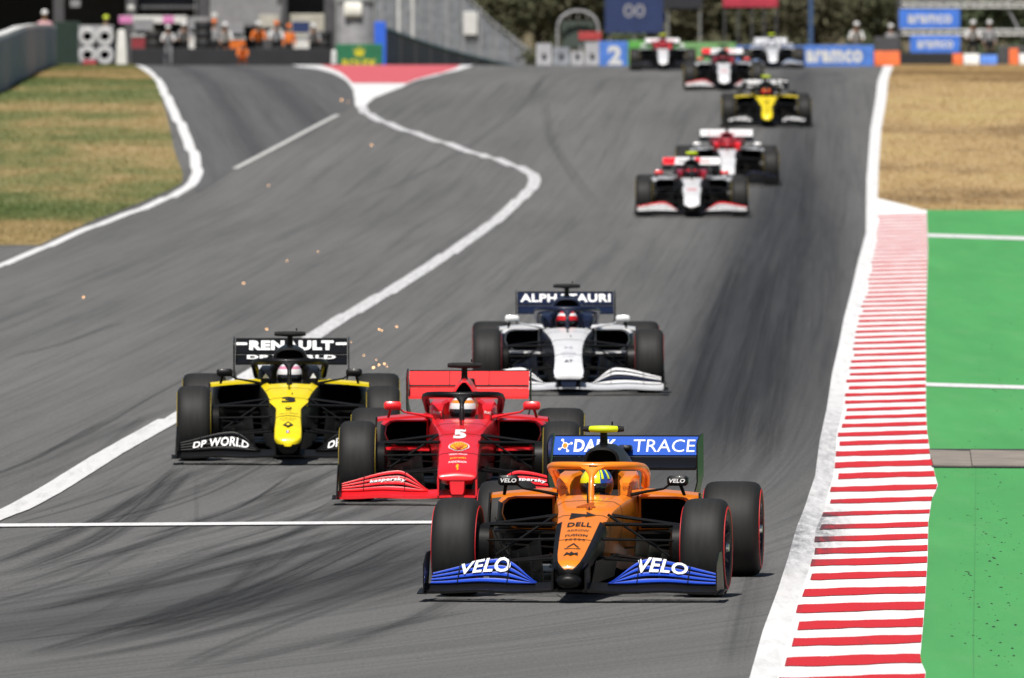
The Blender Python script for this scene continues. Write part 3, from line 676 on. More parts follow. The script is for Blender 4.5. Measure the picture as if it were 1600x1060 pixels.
        for p0, p1, r_ in (((.13, 3.15, .42), (.56, 3.58, .44), .02), ((.12, 3.8, .42), (.56, 3.64, .44), .02), ((.12, 3.1, .2), (.56, 3.56, .22), .02), ((.11, 3.85, .2), (.56, 3.64, .22), .02)):
            b = MB(); b.tube([(s_*p0[0], p0[1], p0[2]), (s_*p1[0], p1[1], p1[2])], r_, 8, flat=.5); b.build('suspension_arm', K_carbon, root, 60)
        # mirrors
        mx = .585; mz = c.get('mirror_z', .755)
        me_ = empty('mirror', (s_*mx, 1.02, mz), (0, 0, -s_*R(4)), root)
        MB().bbox(-.072, .072, -.045, .03, -.034, .036, .016).build('mirror_shell', c.get('mirror', mt), me_, 40)
        MB().sheet(lambda u, v: (-.06+.12*u, .0315, -.026+.054*v), 1, 1, .002, dirv=(0, 1, 0)).build('mirror_glass', K_glass, me_, 0)
        MB().tube([(-s_*.05, 0, -.02), (-s_*.10, .02, -.055), (-s_*.22, .05, -.075), (-s_*.34, .08, -.10)], [.008, .008, .010, .013], 7).build('mirror_stalk', c.get('stalk', K_carbon), me_, 60)
        MB().tube([(s_*.02, .0, -.034), (s_*.03, .10, -.10)], [.014, .012], 7, flat=.5).build('mirror_strut', c.get('strut', K_carbon), me_, 60)
        if c.get('mirror_text'): lettering(me_, c['mirror_text'], K_txtw, lambda u, v: (u, -.0475, v), 0, .002, .11, .028, .03, .2)
    # floor, plank, diffuser
    b = MB(); b.sheet(lambda u, v: ((-.72+1.44*u)*(1 if v < .85 else .8), .62+3.2*v, .05+.012*v), 10, 10, .018); b.build('floor', K_carbon, root, 0)
    b = MB(); b.sheet(lambda u, v: (-.15+.3*u, .30+3.6*v, .034+.01*v), 2, 4, .012); b.build('plank', K_matte, root, 0)
    b = MB(); b.sheet(lambda u, v: (-.5+1.0*u, 3.5+.6*v, .07+.14*v*v), 8, 4, .012); b.build('diffuser', K_carbon, root, 0)
    # halo
    hc = c.get('halo', mt)
    b = MB(); hp = []
    path = [(-.30, 1.86, .70), (-.315, 1.72, .775), (-.322, 1.55, .808), (-.315, 1.36, 0.838), (-.285, 1.18, 0.852), (-.225, 1.06, 0.858), (-.13, .985, 0.860), (-.05, .960, 0.858), (.05, .960, 0.858), (.13, .985, 0.860), (.225, 1.06, 0.858), (.285, 1.18, 0.852), (.315, 1.36, 0.838), (.322, 1.55, .808), (.315, 1.72, .775), (.30, 1.86, .70)]
    b.tube(path, [.032]*len(path), 10, flat=.85)
    pr = []
    for z, hwx, y in ((.60, .026, .80), (.70, .021, .845), (.78, .019, .875), (.80, .026, .90), (0.832, .05, .925), (0.855, .10, .955), (.877, .10, .985)):
        pr.append([(hwx*math.cos(t_), y+.032*math.sin(t_), z) for t_ in np.linspace(0, 2*math.pi, 12, endpoint=False)])
    b.loft(pr); b.build('halo', hc, root, 60)
    if c.get('halo_mark'): emblem(root, [[(-.035, .845), (.04, .857), (-.03, .864)]], K_txtk, lambda u, v: (u+.01, .921, v))
    # camera pod on the roll hoop
    b = MB(); tz = az_+.115
    b.tube([(0, 2.02, az_-.02), (0, 2.0, tz)], [.03, .024], 8, flat=1.0); b.tube([(0.06, 1.99, tz+.035), (0.06, 1.99, tz+.06)], .006, 6); b.build('camera_mount', K_carbon, root, 60)
    b = MB(); b.tube([(-.115, 2.0, tz+.008), (-.10, 1.99, tz+.008), (-.03, 1.96, tz+.008), (.03, 1.96, tz+.008), (.10, 1.99, tz+.008), (.115, 2.0, tz+.008)], [.012, .021, .025, .025, .021, .012], 8, flat=1.0)
    b.build('camera_pod', c.get('tcam', K_matte), root, 60)
    # end caps of the camera pod
    for s_ in (-1, 1): MB().tube([(s_*.095, 1.99, tz+.008), (s_*.14, 2.0, tz+.008)], [.0235, .018], 8).build('camera_cap', K_matte, root, 60)
    MB().tube([(0, .52, .60), (0, .50, .76)], [.0075, .005], 6).build('pitot_tube', K_txtk, root, 60)
    MB().tube([(.03, .25, .56), (.03, .245, .60)], [.006, .004], 6).build('aerial', K_matte, root, 60)
    # --- front wing
    fw = empty('front_wing', (0, 0, 0), (0, 0, 0), root)
    fc = c['flaps']; inn, out = .245, .965
    def shp(x):
        a = math.sin(min(1, (x-inn)/.27)*math.pi/2)**1.25; d = 1-(max(x-.42, 0)/(out-.42))**1.35*c.get('drop', .60); return a*d
    def mainz(x): ax = abs(x); return .072+.020*math.exp(-((ax-.0)/.30)**2)+.014*math.exp(-((ax-.62)/.18)**2)
    def mainy(x): ax = abs(x); return -1.16+.05*ax**2+(.0 if ax < .25 else .10*(ax-.25))
    b = MB(); b.sheet(lambda u, v: ((-1+2*u)*1.0, mainy(-1+2*u)+.26*v, mainz(-1+2*u)+.045*v*v), 44, 4, .017); b.build('main_plane', c.get('main', K_carbon), fw, 45)
    NE = c.get('nflap', 4); TOP = c.get('flap_top', .175)
    def flap_pt(s_, x, t):
        """t: 0 bottom of the lowest flap .. 1 top of the highest"""
        z0 = mainz(x)+.045; return (s_*x, mainy(x)+.20+.32*t*(.55+.45*shp(x)), z0+TOP*t*shp(x))
    for s_ in (-1, 1):
        for e in range(NE):
            t0, t1 = e/NE+.035, (e+.66)/NE
            b = MB()
            def fl_(u, v):
                p = flap_pt(s_, inn+(out-inn)*u, t0+(t1-t0)*v); return (p[0], p[1]+.03*v*(1-v), p[2]+.010*(v*v-v))
            b.sheet(fl_, 26, 4, .009, dirv=(0, .6, -.8)); b.build('wing_flap', fc[e], fw, 50)
        b = MB(); b.sheet(lambda u, v: (s_*(.985+.02*math.sin(u*2.2)*(1-v)), -1.10+.52*u, .055+(.20+.075*min(1, u*2.2))*v), 10, 4, .008, dirv=(s_, 0, 0)); b.build('wing_endplate', c.get('endplate', K_carbon), fw, 40)
        b = MB(); b.sheet(lambda u, v: (s_*(.97+.065*v), -1.08+.5*u, .062+.022*math.sin(u*2.6)*v), 8, 2, .008); b.build('wing_footplate', c.get('foot', K_carbon), fw, 40)
        px_ = c.get('pylon_x', .105)
        b = MB(); b.sheet(lambda u, v: (s_*px_, -1.17+.34*u, .088+(.13+.07*u)*v), 6, 2, .014, dirv=(s_, 0, 0)); b.build('wing_pylon', c.get('pylon', K_carbon), fw, 0)
        for xq in (.44, .78):
            p0, p1 = flap_pt(s_, xq, .02), flap_pt(s_, xq, 1.0)
            MB().tube([(p0[0], p0[1]-.012, p0[2]), (p1[0], p1[1]-.012, p1[2]+.01)], .0035, 5).build('flap_bracket', K_rim, fw, 0)
        if c.get('fw_text'):
            txt, cu_, wu_, t0, t1, kind = c['fw_text']
            def fmap(u, v):
                x = abs(u); p = flap_pt(s_, x, v); return (p[0], p[1]-.014, p[2]+.003)
            lettering(fw, txt, kind, fmap, s_*cu_, (t0+t1)/2, wu_, t1-t0, .025, .15)
    if not c.get('round', True):
        tw = c.get('tipw', .085)
        b = MB(); b.loft([[(x*q, y+dy*max(0, .25-z), z) for x, z in ((-tw*.8, .10), (tw*.8, .10), (tw, .125), (tw*1.15, .262), (-tw*1.15, .262), (-tw, .125))] for y, q, dy in ((-1.165, .9, -.12), (-1.155, 1.0, -.12), (-1.0, 1.05, 0))]); b.build('nose_tip', c.get('tipc', K_carbon), root, 30)
    else:
        b = MB(); b.loft([[(c.get('tipw', .085)*q*math.cos(t_), y, .150+.052*q*math.sin(t_)) for t_ in np.linspace(0, 2*math.pi, 16, endpoint=False)] for y, q in ((-1.275, .3), (-1.268, .6), (-1.25, .85), (-1.21, 1.0), (-1.0, 1.1))]); b.build('nose_tip', c.get('tipc', K_carbon), root, 40)
    # --- rear wing
    rw = empty('rear_wing', (0, 0, -.035), (0, 0, 0), root)
    def rmap(u, v): return (u, 4.06+.22*((v-.875)/.125)-.006, v)
    b = MB(); b.sheet(lambda u, v: (-.515+1.03*u, 3.80+.27*v, .795+.065*v**1.5-.012*math.sin(math.pi*v)-.02*math.cos(math.pi*(u-.5))*0), 10, 5, .02); b.build('rear_main_plane', c.get('rmain', K_carbon), rw, 45)
    b = MB(); b.sheet(lambda u, v: (-.515+1.03*u, 4.06+.22*v, .875+.125*v), 10, 5, .014, dirv=(0, .6, -.8)); b.build('rear_flap', c['rflap'], rw, 45)
    b = MB(); b.sheet(lambda u, v: (-.515+1.03*u, 4.278+.012*v, 1.0+.009*v), 10, 1, .014, dirv=(0, .6, -.8)); b.build('flap_gurney', c.get('gurney', K_carbon), rw, 0)
    for s_ in (-1, 1):
        b = MB(); b.sheet(lambda u, v: (s_*(.525-.035*(1-v)*(1 if v < .5 else 0)), 3.76+.62*u+.08*(1-v), .42+(.60-.06*(1-u)**3)*v), 6, 6, .010, dirv=(s_, 0, 0)); b.build('rear_endplate', c.get('rend', K_carbon), rw, 40)
        MB().tube([(s_*.05, 3.95, .42), (s_*.05, 3.80, .72), (s_*.05, 3.92, .86)], [.016, .013, .012], 6).build('rear_pylon', K_carbon, rw, 60)
    MB().bbox(-.05, .05, 4.0, 4.12, .90, .945, .012).build('drs_actuator', c.get('drs', K_carbon), rw, 40)
    for tx, cu_, cv_, wu_, hv_, mm, bd in c.get('rtext', []):
        if cv_ > .87: lettering(rw, tx, mm, rmap, cu_, cv_, wu_, hv_, bd)
        else: lettering(rw, tx, mm, lambda u, v: (u, 3.80+.27*((v-.795)/.065)**.6-.01, v+.004), cu_, cv_, wu_, hv_, bd)
    # --- wheels
    band = c.get('band', mat('yellow_band', (0.30, 0.22, 0.01), 0.6))
    for s_ in (-1, 1):
        wheel(root, s_*.8475, 0, .305, s_, band, -R(steer)); wheel(root, s_*.7975, 3.6, .405, s_, band)
    # helper for printing on the nose: v is the height seen from the front (z + 0.0408 y)
    TT = [(t[0], t[3]) for t in NZ if t[0] < 0] + [(t[0], t[3]) for t in CH]
    ya = np.array([t[0] for t in TT]); aa = np.array([t[1]+.0408*t[0] for t in TT])
    def nmap(u, v):
        y = float(np.interp(v, aa, ya)); tab = NZ if y < 0 else CH; hw = lerp_tab(tab, y, 1); zt = lerp_tab(tab, y, 3)
        return (u, y-.002, zt+.010*max(0, 1-abs(u)/(.6*hw))**.6+.006)
    if c.get('decor'): c['decor'](root, nmap, rw, rmap)
    return root

# driver: body in one skinned mesh, helmet and visor as children
def driver(car, label, suit, shell, second, visor_tint=(0.01, 0.01, 0.012), halves=False):
    key = 'driver_body'
    if key not in _mc:
        V = [(0, 1.80, .20), (0, 1.70, .38), (0, 1.58, .52), (0, 1.52, .62), (-.17, 1.50, .52), (-.20, 1.25, .40), (-.10, 1.02, .46), (.17, 1.50, .52), (.20, 1.25, .40), (.10, 1.02, .46),
             (-.09, 1.70, .18), (-.10, 1.10, .30), (-.09, .55, .24), (.09, 1.70, .18), (.10, 1.10, .30), (.09, .55, .24)]
        E = [(0, 1), (1, 2), (2, 3), (2, 4), (4, 5), (5, 6), (2, 7), (7, 8), (8, 9), (0, 10), (10, 11), (11, 12), (0, 13), (13, 14), (14, 15)]
        RD = [.13, .13, .12, .06, .065, .05, .035, .065, .05, .035, .085, .06, .045, .085, .06, .045]
        me = bpy.data.meshes.new('person'); me.from_pydata(V, E, [])
        o = bpy.data.objects.new('person', me); link(o)
        sk_ = o.modifiers.new('skin', 'SKIN'); o.modifiers.new('sub', 'SUBSURF').levels = 1
        for i, r_ in enumerate(RD): me.skin_vertices[0].data[i].radius = (r_, r_)
        me.skin_vertices[0].data[0].use_root = True
        dg = bpy.context.evaluated_depsgraph_get(); me2 = bpy.data.meshes.new_from_object(o.evaluated_get(dg)); bpy.data.objects.remove(o); _mc[key] = me2
    me = _mc[key].copy(); me.materials.clear(); me.materials.append(suit)
    for p in me.polygons: p.material_index = 0
    me.polygons.foreach_set('use_smooth', [True]*len(me.polygons))
    o = bpy.data.objects.new('person', me); link(o); o.location = car.location; o.rotation_euler = car.rotation_euler
    tag(o, label, 'person', 'drivers in the race cars')
    b = MB(); cx, cy, cz = 0, 1.34, .718
    rgs = []; n = 20
    for k in range(13):
        th = math.pi*(k+.35)/12.7; zz = math.cos(th); rr_ = math.sin(th)
        ring = []
        for j in range(n):
            a = 2*math.pi*j/n; x = rr_*math.cos(a); y = rr_*math.sin(a)
            fr = max(0, -y)
            ring.append((cx+x*.118*(1-.10*max(0, -zz)), cy+y*.145-fr*.012*(1 if zz < 0 else 0), cz+zz*(.128 if zz > 0 else .135)))
        rgs.append(ring)
    def hm(i, j):
        a = 2*math.pi*(j+.5)/n
        if i >= 9: return 1
        if halves: return 1 if math.cos(a) > .30 else 0
        return 1 if i in (3,) or (i < 2) else 0
    b.loft(rgs, mfun=hm); hl = b.build('helmet', [shell, second], o, 60)
    b = MB()
    def vis(u, v):
        a = R(205+130*u); th = R(84+30*v); rr_ = math.sin(th); zz = math.cos(th)
        return (cx+rr_*math.cos(a)*.122, cy+rr_*math.sin(a)*.150-(.010 if zz < 0 else 0), cz+zz*.13)
    b.sheet(vis, 12, 4, .004, dirv=(0, -1, 0)); b.build('visor', mat('visor', visor_tint, 0.12, var=0, coat=1.0), hl, 60)
    if halves:
        b = MB()
        for a0 in (292, 318):
            b.sheet(lambda u, v: (cx+math.sin(R(20+50*v))*math.cos(R(a0+9*u))*.1215, cy+math.sin(R(20+50*v))*math.sin(R(a0+9*u))*.149, cz+math.cos(R(20+50*v))*.132), 2, 6, .003)
        b.build('helmet_stripe', K_fluo, hl, 60)
    return o

# ---- the styles
NZ_M = [(-1.13, .105, .180, .288), (-1.0, .122, .19, .318), (-.6, .148, .22, .405), (-.2, .168, .24, .487), (0.0, .178, .24, .525), (0.1, .19, .24, .545)]
NZ_F = [(-1.13, .162, .215, .285), (-1.0, .165, .17, .325), (-.6, .172, .20, .42), (-.2, .178, .22, .50), (0.0, .182, .22, .535), (0.1, .19, .22, .55)]
NZ_R = [(-1.20, .122, .155, .275), (-1.0, .124, .18, .33), (-.6, .116, .21, .415), (-.25, .118, .23, .485), (-.1, .155, .24, .515), (0.0, .185, .24, .535), (0.1, .20, .24, .55)]
NZ_A = [(-1.15, .165, .165, .265), (-1.0, .155, .18, .325), (-.6, .150, .21, .415), (-.2, .160, .23, .495), (0.0, .172, .24, .53), (0.1, .19, .24, .55)]
NZ_H = [(-1.15, .140, .165, .265), (-1.0, .145, .18, .325), (-.6, .150, .21, .415), (-.2, .170, .23, .495), (0.0, .180, .24, .53), (0.1, .19, .24, .55)]
def circ(cu, cv, ru, rv, n=20): return [(cu+ru*math.cos(2*math.pi*k/n), cv+rv*math.sin(2*math.pi*k/n)) for k in range(n)]
def decor_m(root, nm, rw, rm):
    pads(root, 'OO', mat('dark_orange_print', (0.40, 0.075, 0.004), .5), .05, .022)
    lettering(root, 'DELL', K_txtk, nm, 0, .476, .165, .028, .02)
    lettering(root, 'ARROW', K_txtk, nm, 0, .435, .150, .013, .0)
    lettering(root, 'FUSION', K_txtk, nm, 0, .402, .150, .014, .02)
    lettering(root, 'o-o-o-o-o', K_txtk, nm, 0, .371, .135, .013, .01)
    emblem(root, [[(-.045, .318), (0, .345), (0, .338), (-.032, .318)], [(.045, .318), (0, .345), (0, .338), (.032, .318)], [(-.055, .309), (.055, .309), (.055, .313), (-.055, .313)]], K_txtk, nm)
    emblem(root, [[(-.05, .262), (-.03, .285), (-.01, .275), (.0, .287), (.02, .277), (.045, .285), (.05, .265), (.025, .270), (0, .260), (-.02, .270)]], K_txtk, nm)
    lettering(root, 'pirelli', K_txtk, nm, 0, .236, .09, .010, .0)
    for k in range(3):
        emblem(root, [[(-.085, .515+.016*k), (-.085, .526+.016*k), (.05, .545), (.055, .541)]], K_txtk, nm)
    emblem(root, [[(.015, .527), (.09, .544), (.015, .562), (.03, .545)]], K_txtk, nm)
    lettering(root, '4', mat('dark_orange_print', (0.40, 0.075, 0.004), .5), nm, .0, .606, .13, .046, .03)
    emblem(rw, [circ(-.435, .938, .022, .022)], K_txtw, rm); emblem(rw, [circ(-.435, .938, .016, .016)], mat('orange_print', (.75, .25, .02), .5), lambda u, v: (rm(u, v)[0], rm(u, v)[1]-.003, v))
    for a in (20, 120, 215, 300):
        c_, s_ = math.cos(R(a)), math.sin(R(a)); q = (-.435+.045*c_, .938+.042*s_)
        emblem(rw, [circ(q[0], q[1], .011, .009, 10), [(-.435+.018*c_-.004*s_, .938+.018*s_+.004*c_), (-.435+.018*c_+.004*s_, .938+.018*s_-.004*c_), (q[0]+.004*s_, q[1]-.004*c_), (q[0]-.004*s_, q[1]+.004*c_)]], K_txtw, rm)
def decor_f(root, nm, rw, rm):
    emblem(rw, [[(-.51, .876), (.51, .876), (.51, .889), (-.51, .889)]], K_txtk, rm)  # shade of the slot below the flap, painted as a black strip
    for x_ in (-.17, .17): emblem(rw, [[(x_-.003, .876), (x_+.003, .876), (x_+.003, .998), (x_-.003, .998)]], K_txtk, rm)
    lettering(root, '5', K_txtw, nm, 0, .548, .105, .078, .05); pads(root, 'Ray', K_txtw, .065, .03)
    def shell(k, dy):
        pts = [(-.028*k, -.034*k)]
        for i in range(13):
            a = R(200-220*i/12); pts.append((.088*k*math.cos(a), .006+.036*k*math.sin(a)*(1.0+(.05 if i % 2 else 0))))
        pts.append((.028*k, -.034*k)); return [(u, .437+v+dy) for u, v in pts]
    up = lambda d: (lambda u, v: (nm(u, v)[0], nm(u, v)[1], nm(u, v)[2]+d))
    emblem(root, [shell(1.0, 0)], K_txtw, nm); emblem(root, [shell(.90, 0)], K_txtr, up(.002)); emblem(root, [shell(.80, 0)], K_txty, up(.004))
    emblem(root, [[(-.003+.012*math.cos(a), .410), (.003+.012*math.cos(a), .410), (.066*math.cos(a)+.002, .442+.026*math.sin(a)), (.066*math.cos(a)-.002, .442+.026*math.sin(a))] for a in [R(q) for q in (30, 50, 70, 90, 110, 130, 150)]], K_txtr, up(.006))
    lettering(root, 'mission winnow', K_txtw, nm, 0, .376, .15, .014, .01)
    lettering(root, 'pirelli', K_txty, nm, 0, .342, .13, .018, .03)
    lettering(root, 'RADIOBOOK', K_txtw, nm, 0, .310, .15, .016, .02)
    emblem(root, [[(-.012, .278), (0, .292), (.010, .282), (.006, .262), (.009, .245), (-.004, .238), (-.004, .258), (-.013, .264)]], K_txty, nm)
def pads(root, s, m, w_, h_):
    for q in (-1, 1): lettering(root, s, m, lambda u, v: (u, 1.194+abs(abs(u)-.215)*.0, v), q*.215, .702, w_, h_, .02)
def decor_r(root, nm, rw, rm):
    up = lambda d: (lambda u, v: (nm(u, v)[0], nm(u, v)[1], nm(u, v)[2]+d))
    lettering(root, '3', K_txtk, nm, 0, .532, .125, .050, .05)
    emblem(root, [circ(0, .455, .030, .012)], K_txtk, nm)
    emblem(root, [[(u, v+.0) for u, v in circ(0, .455, .019, .005)]], K_yellow, up(.003))
    for v_, s_, w_ in ((.432, 'MAPFRE', .05), (.408, 'castrol EDGE', .17), (.385, 'infiniti', .12), (.363, 'microsoft bell ross', .15), (.345, 'pirelli', .10)):
        lettering(root, s_, K_txtk, nm, 0, v_, w_, .009, .0)
    emblem(root, [[(-.048, .302), (0, .330), (.048, .302), (0, .274)]], K_txtk, nm); emblem(root, [[(-.020, .302), (0, .316), (.020, .302), (0, .288)]], K_yellow, up(.003))
    for k, m_ in enumerate((K_blue, K_txtw, K_txtr)): emblem(root, [[(-.014+.0093*k, .212), (-.0047+.0093*k, .212), (-.0047+.0093*k, .250), (-.014+.0093*k, .250)]], m_, nm)
    for s_ in (-.46, .46): emblem(rw, [[(s_-.05, .948), (s_+.05, .948), (s_+.05, .970), (s_-.05, .970)]], K_txtw, rm)
    for s_ in (-1, 1): emblem(root, [[(s_*.215-.03, .70), (s_*.215+.03, .70), (s_*.215, .745)]], K_txtw, lambda u, v: (u, 1.196, v))
def decor_a(root, nm, rw, rm):
    for v_, s_, w_ in ((.40, 'HONDA', .16), (.36, 'pirelli', .12), (.46, '26', .10)): lettering(root, s_, mat('pale_print', (.45, .46, .52), .5), nm, 0, v_, w_, .022, .0)
    lettering(root, 'AT', K_navy, nm, 0, .305, .09, .030, .02)
def decor_h(root, nm, rw, rm):
    emblem(rw, [[(-.51, .88), (-.30, .88), (-.28, .995), (-.51, .995)]], K_red, rm); emblem(rw, [[(.05, .88), (.14, .88), (.16, .995), (.07, .995)]], K_red, rm)
    lettering(root, 'HAAS', K_txtr, nm, 0, .46, .17, .05, .02)
def decor_w(root, nm, rw, rm): lettering(root, '6', mat('pale_print', (.45, .46, .52), .5), nm, 0, .5, .10, .06, .02)
RB = mat('red_band', (0.60, 0.01, 0.02), 0.55); RD_ = mat('dull_red_band', (0.22, 0.01, 0.015), 0.6); YB = mat('yellow_band', (0.30, 0.22, 0.01), 0.6); WB = mat('white_band', (0.5, 0.5, 0.5), 0.6)
ST = {}
ST['m'] = dict(top=K_orange, side=K_black, nose=NZ_M, strip_k=7, strip_end=-.12, tipcap=False, flaps=[K_blue]*4, rflap=K_lblue, rmain=K_black, cover=K_orange, lip=K_black, halo=K_orange, mirror=K_black, mirror_text='VELO', winglet=K_orange,
               tcam=K_fluo, band=RB, fw_text=('VELO', .60, .34, .40, .97, K_txtw), rtext=[('DARK', -.22, .938, .30, .085, K_txtw, .035), ('TRACE', .27, .938, .44, .085, K_txtw, .0)], decor=decor_m, endplate=K_carbon, halo_mark=True, chassis_k=2, pod=K_orange)
ST['m']['cover_front'] = K_black
ST['f'] = dict(top=K_red, side=K_red, nose=NZ_F, flaps=[K_red]*4, rflap=K_redm, rmain=K_redm, cover=K_red, halo=K_black, pad=K_red, mirror=K_red, strut=K_red, stalk=K_red, winglet=K_red, fin2=K_red, slat=K_red, tcam=K_matte, band=YB, airbox=(.085, .985), tri=.55,
               fw_text=('kaspersky', .58, .30, .38, .60, K_txtw), decor=decor_f, pylon=K_red, pylon_x=.15, round=False, main=K_red, tipc=K_red, tipw=.06, rtext=[], drop=.66, mirror_z=.765, chassis_k=1, chassis_low=K_matte)
ST['r'] = dict(top=K_yellow, side=K_black, nose=NZ_R, strip_k=3, strip_end=-.34, k_after=6, flaps=[K_black]*4, rflap=K_black, rmain=K_black, cover=K_black, halo=K_black, pad=K_black, mirror=K_black, winglet=K_yellow, tcam=K_matte, band=YB, airbox=(.15, .985),
               fw_text=('DP WORLD', .60, .50, .18, .66, K_txtw), rtext=[('RENAULT', 0, .945, .78, .085, K_txtw, .06), ('DP WORLD', 0, .838, .82, .035, K_txtw, .05)], decor=decor_r, chassis_k=6, chassis_low=K_black, foot=K_carbon, pod=K_black, winglet_z=.662)
ST['a'] = dict(top=K_whitep, side=K_navy, nose=NZ_A, strip_k=6, strip_end=.2, flaps=[K_whitep, K_navy, K_whitep, K_whitep], rflap=K_navy, rmain=K_navy, cover=K_navy, halo=K_navy, pad=K_navy, mirror=K_whitep, winglet=K_whitep, fin2=K_whitep, tcam=K_matte, band=RD_,
               airbox=(.15, .985), rtext=[('ALPHATAURI', 0, .942, .97, .085, K_txtw, .035)], decor=decor_a, round=False, chassis=K_whitep, chassis_low=K_navy, chassis_k=6, main=K_gwhite, foot=K_carbon, barge=K_navy, pod=K_whitep, pod_low=K_navy, vane=K_navy, stalk=K_gwhite, tipc=K_navy)
ST['h'] = dict(top=K_whitep, side=K_black, nose=NZ_H, strip_k=4, strip_end=.2, flaps=[K_whitep, K_whitep, K_whitep, K_red], rflap=K_whitep, rmain=K_black, cover=K_black, halo=K_black, pad=K_maroon, mirror=K_red, winglet=K_gwhite, tcam=K_fluo, band=YB,
               rtext=[('HAAS', -.12, .935, .25, .06, K_txtk, .02), ('HAAS', .22, .935, .22, .06, K_txtr, .02)], decor=decor_h, chassis=K_whitep, chassis_low=K_black, chassis_k=7, drop=.5, flap_top=.16, pod=K_whitep)
ST['o'] = dict(top=K_whitep, side=K_black, nose=NZ_H, strip_k=5, strip_end=.2, flaps=[K_black, K_black, K_black, K_navy], rflap=K_whitep, rmain=K_black, cover=K_maroon, halo=K_maroon, pad=K_red, mirror=K_whitep, winglet=K_gwhite, tcam=K_matte, band=YB,
               rtext=[('alfa romeo', -.24, .935, .30, .05, K_txtr, .01), ('alfa romeo', .26, .935, .30, .05, K_txtr, .01)], chassis=K_whitep, chassis_low=K_black, chassis_k=7, pod=K_black)
ST['w'] = dict(top=K_whitep, side=K_paleb, nose=NZ_H, strip_k=4, strip_end=.2, flaps=[K_black, K_gwhite, K_gwhite, K_paleb], rflap=K_gwhite, rmain=K_gwhite, cover=K_gwhite, halo=K_gwhite, pad=K_gwhite, mirror=K_gwhite, winglet=K_gwhite, tcam=K_fluo, band=YB, decor=decor_w, chassis=K_gwhite, chassis_k=4, rtext=[])
def var(k, **kw): d = dict(ST[k]); d.update(kw); return d
sM = mat('suit_orange', (.6, .2, .03), .8); sR = mat('suit_red', (.5, .02, .02), .8); sK = mat('suit_black', (.02, .02, .02), .8); sW = mat('suit_white', (.6, .6, .62), .8)
hW = mat('helmet_white', (.78, .78, .78), .25, coat=.8); hY = mat('helmet_yellow', (.72, .78, .01), .25, coat=.8); hB = mat('helmet_blue', (.01, .07, .36), .25, coat=.8); hP = mat('helmet_pink', (.70, .25, .38), .25, coat=.8)
hR = mat('helmet_red', (.62, .015, .02), .25, coat=.8); hO = mat('helmet_orange', (.80, .25, .02), .25, coat=.8); hK = mat('helmet_black', (.015, .015, .02), .25, coat=.8)
CARS = [
 ('m', 'orange race car with blue front wing flaps and yellow camera pod, in front', 909.5, 933.5, 229.5, 4.6, 2.4, ('driver in yellow and blue helmet inside the orange car', sM, hY, hB, True), {}),
 ('f', 'all red race car numbered 5 behind the orange car', 718.5, 778, 188, .9, 0.6, ('driver in white helmet with orange band inside the red car', sR, hW, hO, False), {}),
 ('r', 'black race car with yellow nose and white-lettered wings beside the red car', 451, 722, 174.5, -.55, 0.0, ('driver in pink and white helmet inside the near yellow-nosed car', sK, hW, hP, False), {}),
 ('a', 'white and navy race car with white front flaps behind the red car', 887.5, 608, 149.5, -.15, 0, ('driver in red and white helmet inside the white and navy car', sW, hR, hW, False), {}),
 ('h', 'black and white race car with red wing tips, yellow camera pod, partly hiding another', 1081, 341, 88.4, .6, 0, ('driver in dark red helmet inside the black car mid track', sK, hK, hR, False), {}),
 ('o', 'maroon and white race car with dark camera pod half hidden behind a black one', 1136.5, 288, 80.8, .6, 0, ('driver in red helmet inside the half hidden maroon car', sW, hR, hK, False), {}),
 ('r', 'black race car with yellow nose and yellow camera pod far up the track', 1198, 198, 69.8, .5, 0, ('driver in red helmet inside the far yellow-nosed car', sK, hR, hO, False), dict(tcam=K_fluo, rmain=K_black)),
 ('h', 'black and white race car with red wing tips on the crest beyond the yellow-nosed car', 1131, 126, 62.5, .3, 0, ('driver in dark helmet inside the black car on the crest', sK, hK, hR, False), dict(tcam=K_matte)),
 ('o', 'maroon and white race car with yellow camera pod, leftmost on the crest', 1036, 112, 52.0, .3, 0, ('driver in red helmet inside the maroon car on the crest', sW, hR, hK, False), dict(tcam=K_fluo)),
 ('w', 'pale grey and white race car farthest back beside the blue board', 1207, 107, 49.3, .2, 0, ('driver in white helmet inside the farthest pale car', sW, hW, hB, False), {}),
]
for k, lab, px, py, S, yaw, steer, dr, ex in CARS:
    st = var(k, **ex)
    if k == 'm': st['cover'] = K_black
    cobj = race_car('race_car', lab, px, py, S, yaw, st, steer)
    driver(cobj, dr[0], dr[1], dr[2], dr[3], halves=dr[4])

# ------------------------------------------------------------------ the far end: walls, boards, pit building, people, trees
Q = lambda n, c, r=0.7, v=0.15, s=3.0, **k: mat(n, c, r, var=v, scale=s, **k)
W_blue = Q('board_blue', (0.075, 0.20, 0.60)); W_sign = Q('sign_blue', (0.06, 0.20, 0.72)); W_green = Q('board_green', (0.02, 0.16, 0.07)); W_lgreen = Q('board_light_green', (0.11, 0.38, 0.07)); W_navy = Q('billboard_navy', (0.018, 0.035, 0.115))
W_grey = Q('concrete_grey', (0.215, 0.23, 0.255), .9, .3); W_bgrey = Q('wall_blue_grey', (0.22, 0.25, 0.31), .8, .12, 1.0); W_pale = Q('pale_paint', (0.33, 0.33, 0.345)); W_white = Q('white_boards', (0.66, 0.66, 0.64), v=.08)
W_black = Q('pit_black', (0.02, 0.02, 0.023)); W_dgrey = Q('pit_dark_grey', (0.07, 0.07, 0.074)); W_dgreen = Q('hoarding_green', (0.010, 0.028, 0.018)); W_beige = Q('beige_panel', (0.44, 0.42, 0.36)); W_orange = Q('barrier_orange', (0.66, 0.12, 0.02)); W_red = Q('canopy_red', (0.42, 0.03, 0.06))
